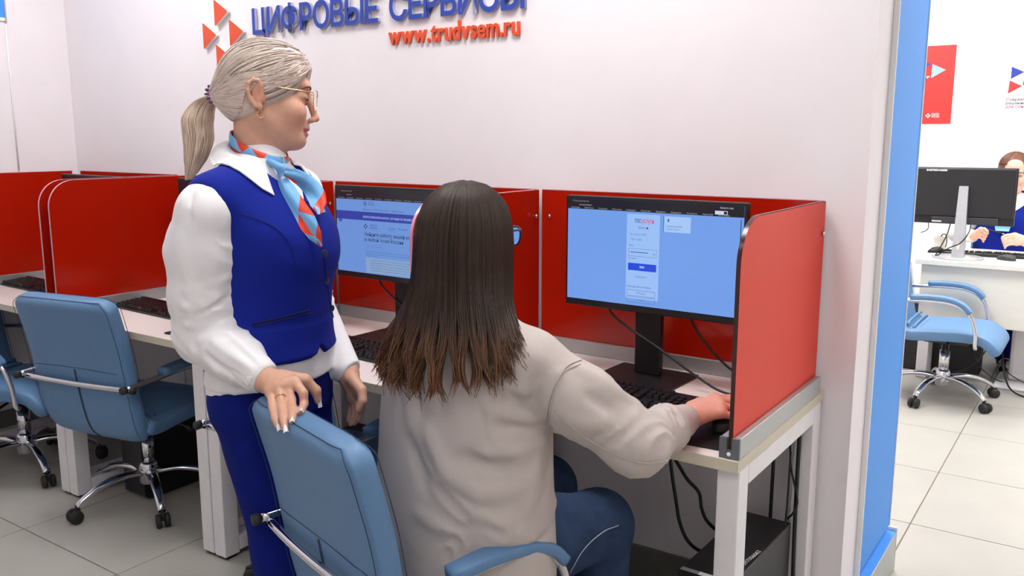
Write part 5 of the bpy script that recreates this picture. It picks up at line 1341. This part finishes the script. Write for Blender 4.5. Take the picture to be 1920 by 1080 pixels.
for a in ((-.03, -.027, -.03, .03), (.027, .03, -.03, .03), (-.027, .027, -.03, -.027), (-.027, .027, .027, .03)): m.box(*a, .0042, .085)
m.build('box', m_fdesk, bxo); tubeo('lead', m_cable, bxo, smooth_pts([(0, 0, .006), (.01, -.02, .09), (.035, -.035, .1), (.045, -.04, .06), (.04, -.045, .02)], 6), .003)
tag(boxo('paper_sheet', m_print_w, None, -.315, -.215, 3.36, 3.46, FZ + .0006, FZ + .0014), 'white paper slip lying at the left end of the far desk', 'paper')
for k, (pts, r_) in enumerate([([(.1, 3.3, .4), (.08, 3.2, .25), (.0, 3.15, .12), (-.12, 3.2, .05), (-.2, 3.3, .02)], .004), ([(.12, 3.35, .36), (.14, 3.3, .2), (.18, 3.2, .06), (.25, 3.1, .012), (.4, 3.05, .01)], .005), ([(.0, 3.4, .36), (.08, 3.3, .2), (.2, 3.25, .08), (.4, 3.2, .012)], .003), ([(-.05, 3.4, .36), (-.02, 3.35, .15), (.1, 3.3, .04), (.22, 3.32, .012), (.4, 3.3, .012)], .003)]):
    cable(['black cable swinging under the far desk towards the black tower', 'thick black cable dropping from the far desk onto the floor tiles', 'thin black cable slanting straight down under the far desk', 'thin black cable trailing low along the floor under the far desk'][k], pts, r_, 'cables under the far desk')
tw = tower('black computer tower on the floor behind the sideways chair, far room', -.2, 3.45, R(90), .42)
# posters
def poster(name, label, x, z, base):
    t = thing(name, label, 'poster', (x, YF, z)); boxo('sheet', base, t, -.21, .21, -.004, -.001, 0, .56); return t
def tri(par, pts, mat, y=-.0046, nm='print_triangle'):
    m = MB(); m.add([(u, y, v) for u, v in pts], [tuple(range(len(pts)))]); return m.build(nm, mat, par, fixn=False)
p1_ = poster('poster', 'red poster with a woman and blue triangles on the far wall', -.665, 1.518, m_posterred)
tri(p1_, [(-.2, .42), (-.2, .16), (.14, .37), (-.12, .5), (-.2, .5)], m_posterred, -.0043)
tri(p1_, [(.06, .43), (.055, .33), (.15, .385)], m_posterlb); tri(p1_, [(-.03, .465), (-.035, .39), (.05, .43)], m_posterblue); tri(p1_, [(-.02, .365), (.05, .41), (.048, .345)], m_posterred, -.0047); tri(p1_, [(-.02, .345), (.05, .345), (.0, .3)], m_posterlb)
m_hairp = M('print_hair', rgb(62, 48, 50), .6); m_facep = M('print_face', rgb(214, 166, 146), .6)
def blob(par, cx, cz, rx, rz, mat, y): tri(par, [(cx + rx * math.cos(a), cz + rz * math.sin(a)) for a in [2 * math.pi * k / 20 for k in range(20)]], mat, y, 'print_shape')
tri(p1_, [(-.2, .34), (-.08, .38), (0, .33), (-.1, .28), (-.2, .27)], m_print_w, -.0048); blob(p1_, -.045, .415, .05, .07, m_hairp, -.005); tri(p1_, [(-.03, .44), (.005, .42), (.03, .31), (-.01, .33)], m_hairp, -.0051); blob(p1_, -.056, .415, .028, .042, m_facep, -.0053)
def mark(par, cx, cz, s, mat, y):
    for a, b in ((0, 1), (0, -1), (-1, 0), (1, 0)): blob(par, cx + a * s, cz + b * s, s * .55, s * .55, mat, y)
mark(p1_, .055, .06, .011, m_print_w, -.005)
text('print_text', 'РАБОТА', m_print_w, p1_, .02, (.08, -.005, .063), (R(90), 0, 0), width=.05); text('print_text', 'РОССИИ', m_print_w, p1_, .02, (.08, -.005, .046), (R(90), 0, 0), width=.05)
text('print_text', 'Работа рядом', m_print_w, p1_, .035, (-.19, -.005, .15), (R(90), 0, 0), width=.16)
p2_ = poster('poster', 'white poster with blue and red triangles above the far desk', .06, 1.518, m_print_w)
tri(p2_, [(-.155, .39), (-.155, .305), (-.075, .35)], m_posterblue); tri(p2_, [(-.16, .295), (-.165, .205), (-.08, .255)], m_posterred); tri(p2_, [(-.055, .545), (-.06, .42), (.06, .48)], m_posterred)
tri(p2_, [(-.062, .42), (-.078, .26), (.08, .33), (.1, .43), (.0, .46)], m_dgrey, -.0047); blob(p2_, -.01, .38, .045, .06, m_hairp, -.005); blob(p2_, .01, .375, .03, .042, m_facep, -.0053)
for k, (tx, mm_, w_) in enumerate((('Современные', m_print_d, .2), ('решения', m_print_d, .12), ('для соискателей', m_posterred, .24))): text('print_text', tx, mm_, p2_, .026, (-.172, -.005, .155 - .024 * k), (R(90), 0, 0), width=w_, bold=.0006)
text('print_text', 'trudvsem.ru', m_print_d, p2_, .012, (-.172, -.005, .055), (R(90), 0, 0), width=.07)

# the woman behind the far desk
FF = Frame(.03, 4.12, 180)
pf = thing('person', 'woman in a blue vest seated behind the far desk, fiddling with something in her hands', 'person', FF.o, R(180))
TF = [(z - .02, cx, cy, rx, ry) for (z, cx, cy, rx, ry) in TS2]
HF = FF.loc(V3(.045, 4.07, 1.195)); MF = rotz(6) @ rotx(-6)
RS, LS = V3(.175, 0, .97), V3(-.175, 0, .97); RE, LE = FF.loc(V3(-.25, 4.05, .80)), FF.loc(V3(.3, 4.05, .80)); RW, LW = FF.loc(V3(-.13, 3.86, .80)), FF.loc(V3(.165, 3.83, .79))
S = Shape(); S.loft(TF, .02); S.chain([V3(.08, 0, 1.0), RS], [.045, .05], .03); S.chain([V3(-.08, 0, 1.0), LS], [.045, .05], .03); S.rc(V3(0, 0, 1.04), HF + MF @ V3(0, -.012, -.06), .055, .05, .03)
S.chain([RS, RE, RW], [.046, .038, .026], .02); S.chain([LS, LE, LW], [.046, .038, .026], .02)
for x in (-1, 1):
    a, b, c = V3(x * .09, .02, .52), V3(x * .1, .4, .5), V3(x * .1, .36, .08); S.chain([a, b, c], [.085, .06, .042], .03); S.chain([c, c + V3(0, .08, -.05), c + V3(0, .15, -.055)], [.036, .03, .024], .02)
head_ops(S, HF, MF, .97)
def simple_hand(W, fx, fdir, dn):
    """curled hand: fx = across from index to little, fdir = pointing direction"""
    fx, fdir, dn = unit(fx), unit(fdir), unit(dn)
    mc = [W + fdir * (.075 - .004 * k) + fx * (-.026 + .018 * k) for k in range(4)]
    fg = [[p + fdir * .032 + dn * .012, p + fdir * .042 + dn * .034, p + fdir * .03 + dn * .05] for p in mc]
    hand_ops(S, W, mc, fg, [W + fdir * .02 - fx * .02, W + fdir * .05 - fx * .04 + dn * .012, W + fdir * .08 - fx * .035 + dn * .03], 1.0)
simple_hand(RW, V3(.3, -.2, -1), V3(-.55, .8, .45), V3(-.5, .3, -.6)); simple_hand(LW, V3(-.2, .2, -1), V3(.8, .55, .2), V3(.5, .3, -.5))
fin = [(HF - .12, HF + .12, .005), (np.minimum(RW, LW) - .09, np.maximum(RW, LW) + .1, .005)]
bf = solid('body', S, m_skin, pf, .012, fin, 1, skin_color((222, 172, 150), HF, MF, .97))
HT3 = lambda x, y, z: HF + MF @ (V3(x, y, z) * .97)
for x in (-1, 1):
    m = MB(); m.tube([HT3(x * .0155, .1035, -.001), HT3(x * .033, .1065, .002), HT3(x * .047, .0965, -.001)], .0022, 6); m.build('eyelash', m_dark, bf)
    m = MB(); m.tube([HT3(x * .013, .1115, .0165), HT3(x * .033, .1095, .0225), HT3(x * .053, .092, .0155)], [.002, .003, .001], 6); m.build('eyebrow', m_dark, bf)
SHF = Shape(); SHF.loft(TF, .02, off=.008); SHF.chain([RS, (RS + RE) / 2, RE, RW - unit(RW - RE) * .02], [.06, .06, .056, .042], .03); SHF.chain([LS, (LS + LE) / 2, LE, LW - unit(LW - LE) * .02], [.06, .06, .056, .042], .03)
solid('shirt', SHF, m_shirt, pf, .01)
VF = Shape(); VF.loft(TF, .02, off=.02); VF.chain([V3(.07, 0, .99), V3(.12, 0, .98)], [.056, .055], .03); VF.chain([V3(-.07, 0, .99), V3(-.12, 0, .98)], [.056, .055], .03)
for x in (-1, 1): VF.el(V3(x * .235, 0, .94), (.062, .11, .1), None, .006, 's')
VF.bx(V3(0, .15, 1.06), (.085, .15, .085), np.array([[math.cos(R(45)), 0, math.sin(R(45))], [0, 1, 0], [-math.sin(R(45)), 0, math.cos(R(45))]]), .002, .004, 's'); VF.el(V3(0, 0, 1.06), (.072, .07, .05), None, .004, 's')
solid('vest', VF, m_vest, pf, .008)
collar(pf, FF, [VF], 150, 1.085, 1.035, y0=.002)
rows = [[V3(0, .002, 0) + V3(math.sin(a), math.cos(a), 0) * (.06 - (j - 1.5) * .002) + V3(0, 0, 1.085 - .055 * (.5 + .5 * math.cos(a)) - (j - 1.5) * .012) for j in range(4)] for a in [R(10 * k) for k in range(37)]]
sheet('scarf_band', rows, m_scarf, pf, .003, (10, 1.8))
rows = [[V3((j - 2) * (.012 + .013 * math.sin(t * 2.6)) + .01, np.interp(t, [0, .3, 1], [.085, .15, .165]) + .004 * math.cos(j), 1.035 - .2 * t) for j in range(5)] for t in np.linspace(0, 1, 12)]
sheet('scarf_tail', rows, m_scarfblue, pf, .003); K = Shape(); K.el(V3(.005, .085, 1.035), (.022, .02, .022)); solid('scarf_knot', K, m_scarfblue, pf, .006)
TP = Shape(); TP.loft([(.43, 0, 0, .17, .13), (.5, 0, 0, .175, .135), (.6, 0, 0, .16, .12)], .03)
for x in (-1, 1): TP.chain([V3(x * .09, .02, .52), V3(x * .1, .4, .5), V3(x * .1, .36, .07)], [.098, .08, .065], .03)
solid('trousers', TP, m_trouser, pf, .014)
for x in (-1, 1):
    s_ = Shape(); s_.chain([V3(x * .1, .34, .035), V3(x * .1, .45, .035), V3(x * .1, .53, .028)], [.034, .036, .026], .02); s_.half(V3(0, 0, .001), V3(0, 0, -1)); solid('shoe', s_, m_shoe, pf, .01)
HQ = Shape(); HQ.el(HT3(0, -.006, .04), (.09, .104, .096), MF, .02); HQ.el(HT3(0, -.03, -.02), (.088, .075, .085), MF, .03)
for x in (-1, 1): HQ.rc(HT3(x * .078, .025, .03), HT3(x * .08, .02, -.05), .02, .016, .02)
HQ.el(HT3(0, .125, -.035), (.066, .075, .1), MF, .01, 's'); HQ.half(HT3(0, 0, -.085), V3(0, 0, -1))
solid('hair', HQ, m_brown, pf, .007, (), 1, lambda P: np.tile(lc(104, 66, 50), (len(P), 1)))
paths, cols = [], []
for i in range(700):
    a = RNG.uniform(-150, 150); ph = R(a); d = V3(math.sin(ph), -math.cos(ph), 0); e = RNG.uniform(.5, 1); rs = RNG.uniform(.98, 1.06); pth = []
    for k in range(10):
        u = k / 9 * e; th = u * 2.2; p = V3(d[0] * .09 * math.sin(th) * rs, -.006 + d[1] * .104 * math.sin(th) * rs, .04 + .096 * math.cos(th) * rs)
        if abs(a) > 118 and p[2] < .075: p = V3(p[0] * 1.02, p[1], .075 + (p[2] - .075) * .15)
        pth.append(HT3(*p))
    paths.append(pth); c_ = RNG.uniform(.6, 1.25); cols.append(np.tile(lc(104, 66, 50) * c_, (10, 1)))
strands('hair_locks', paths, .0024, m_brown, pf, cols)
pen = thing('pen', 'slim dark pen held between the fingers of the woman at the far desk', 'pen', (.0, 3.775, .852))
tubeo('barrel', m_cable, pen, [(-.075, .02, .012), (.04, -.005, -.015)], .004); tubeo('tip', m_silver, pen, [(.0402, -.005, -.015), (.055, -.008, -.019)], [.004, .001])
# her chair, mostly hidden below the desk
c = make_chair('light blue office chair behind the far desk under the woman in the blue vest', (.03, 4.13), R(180), GC, R(30))
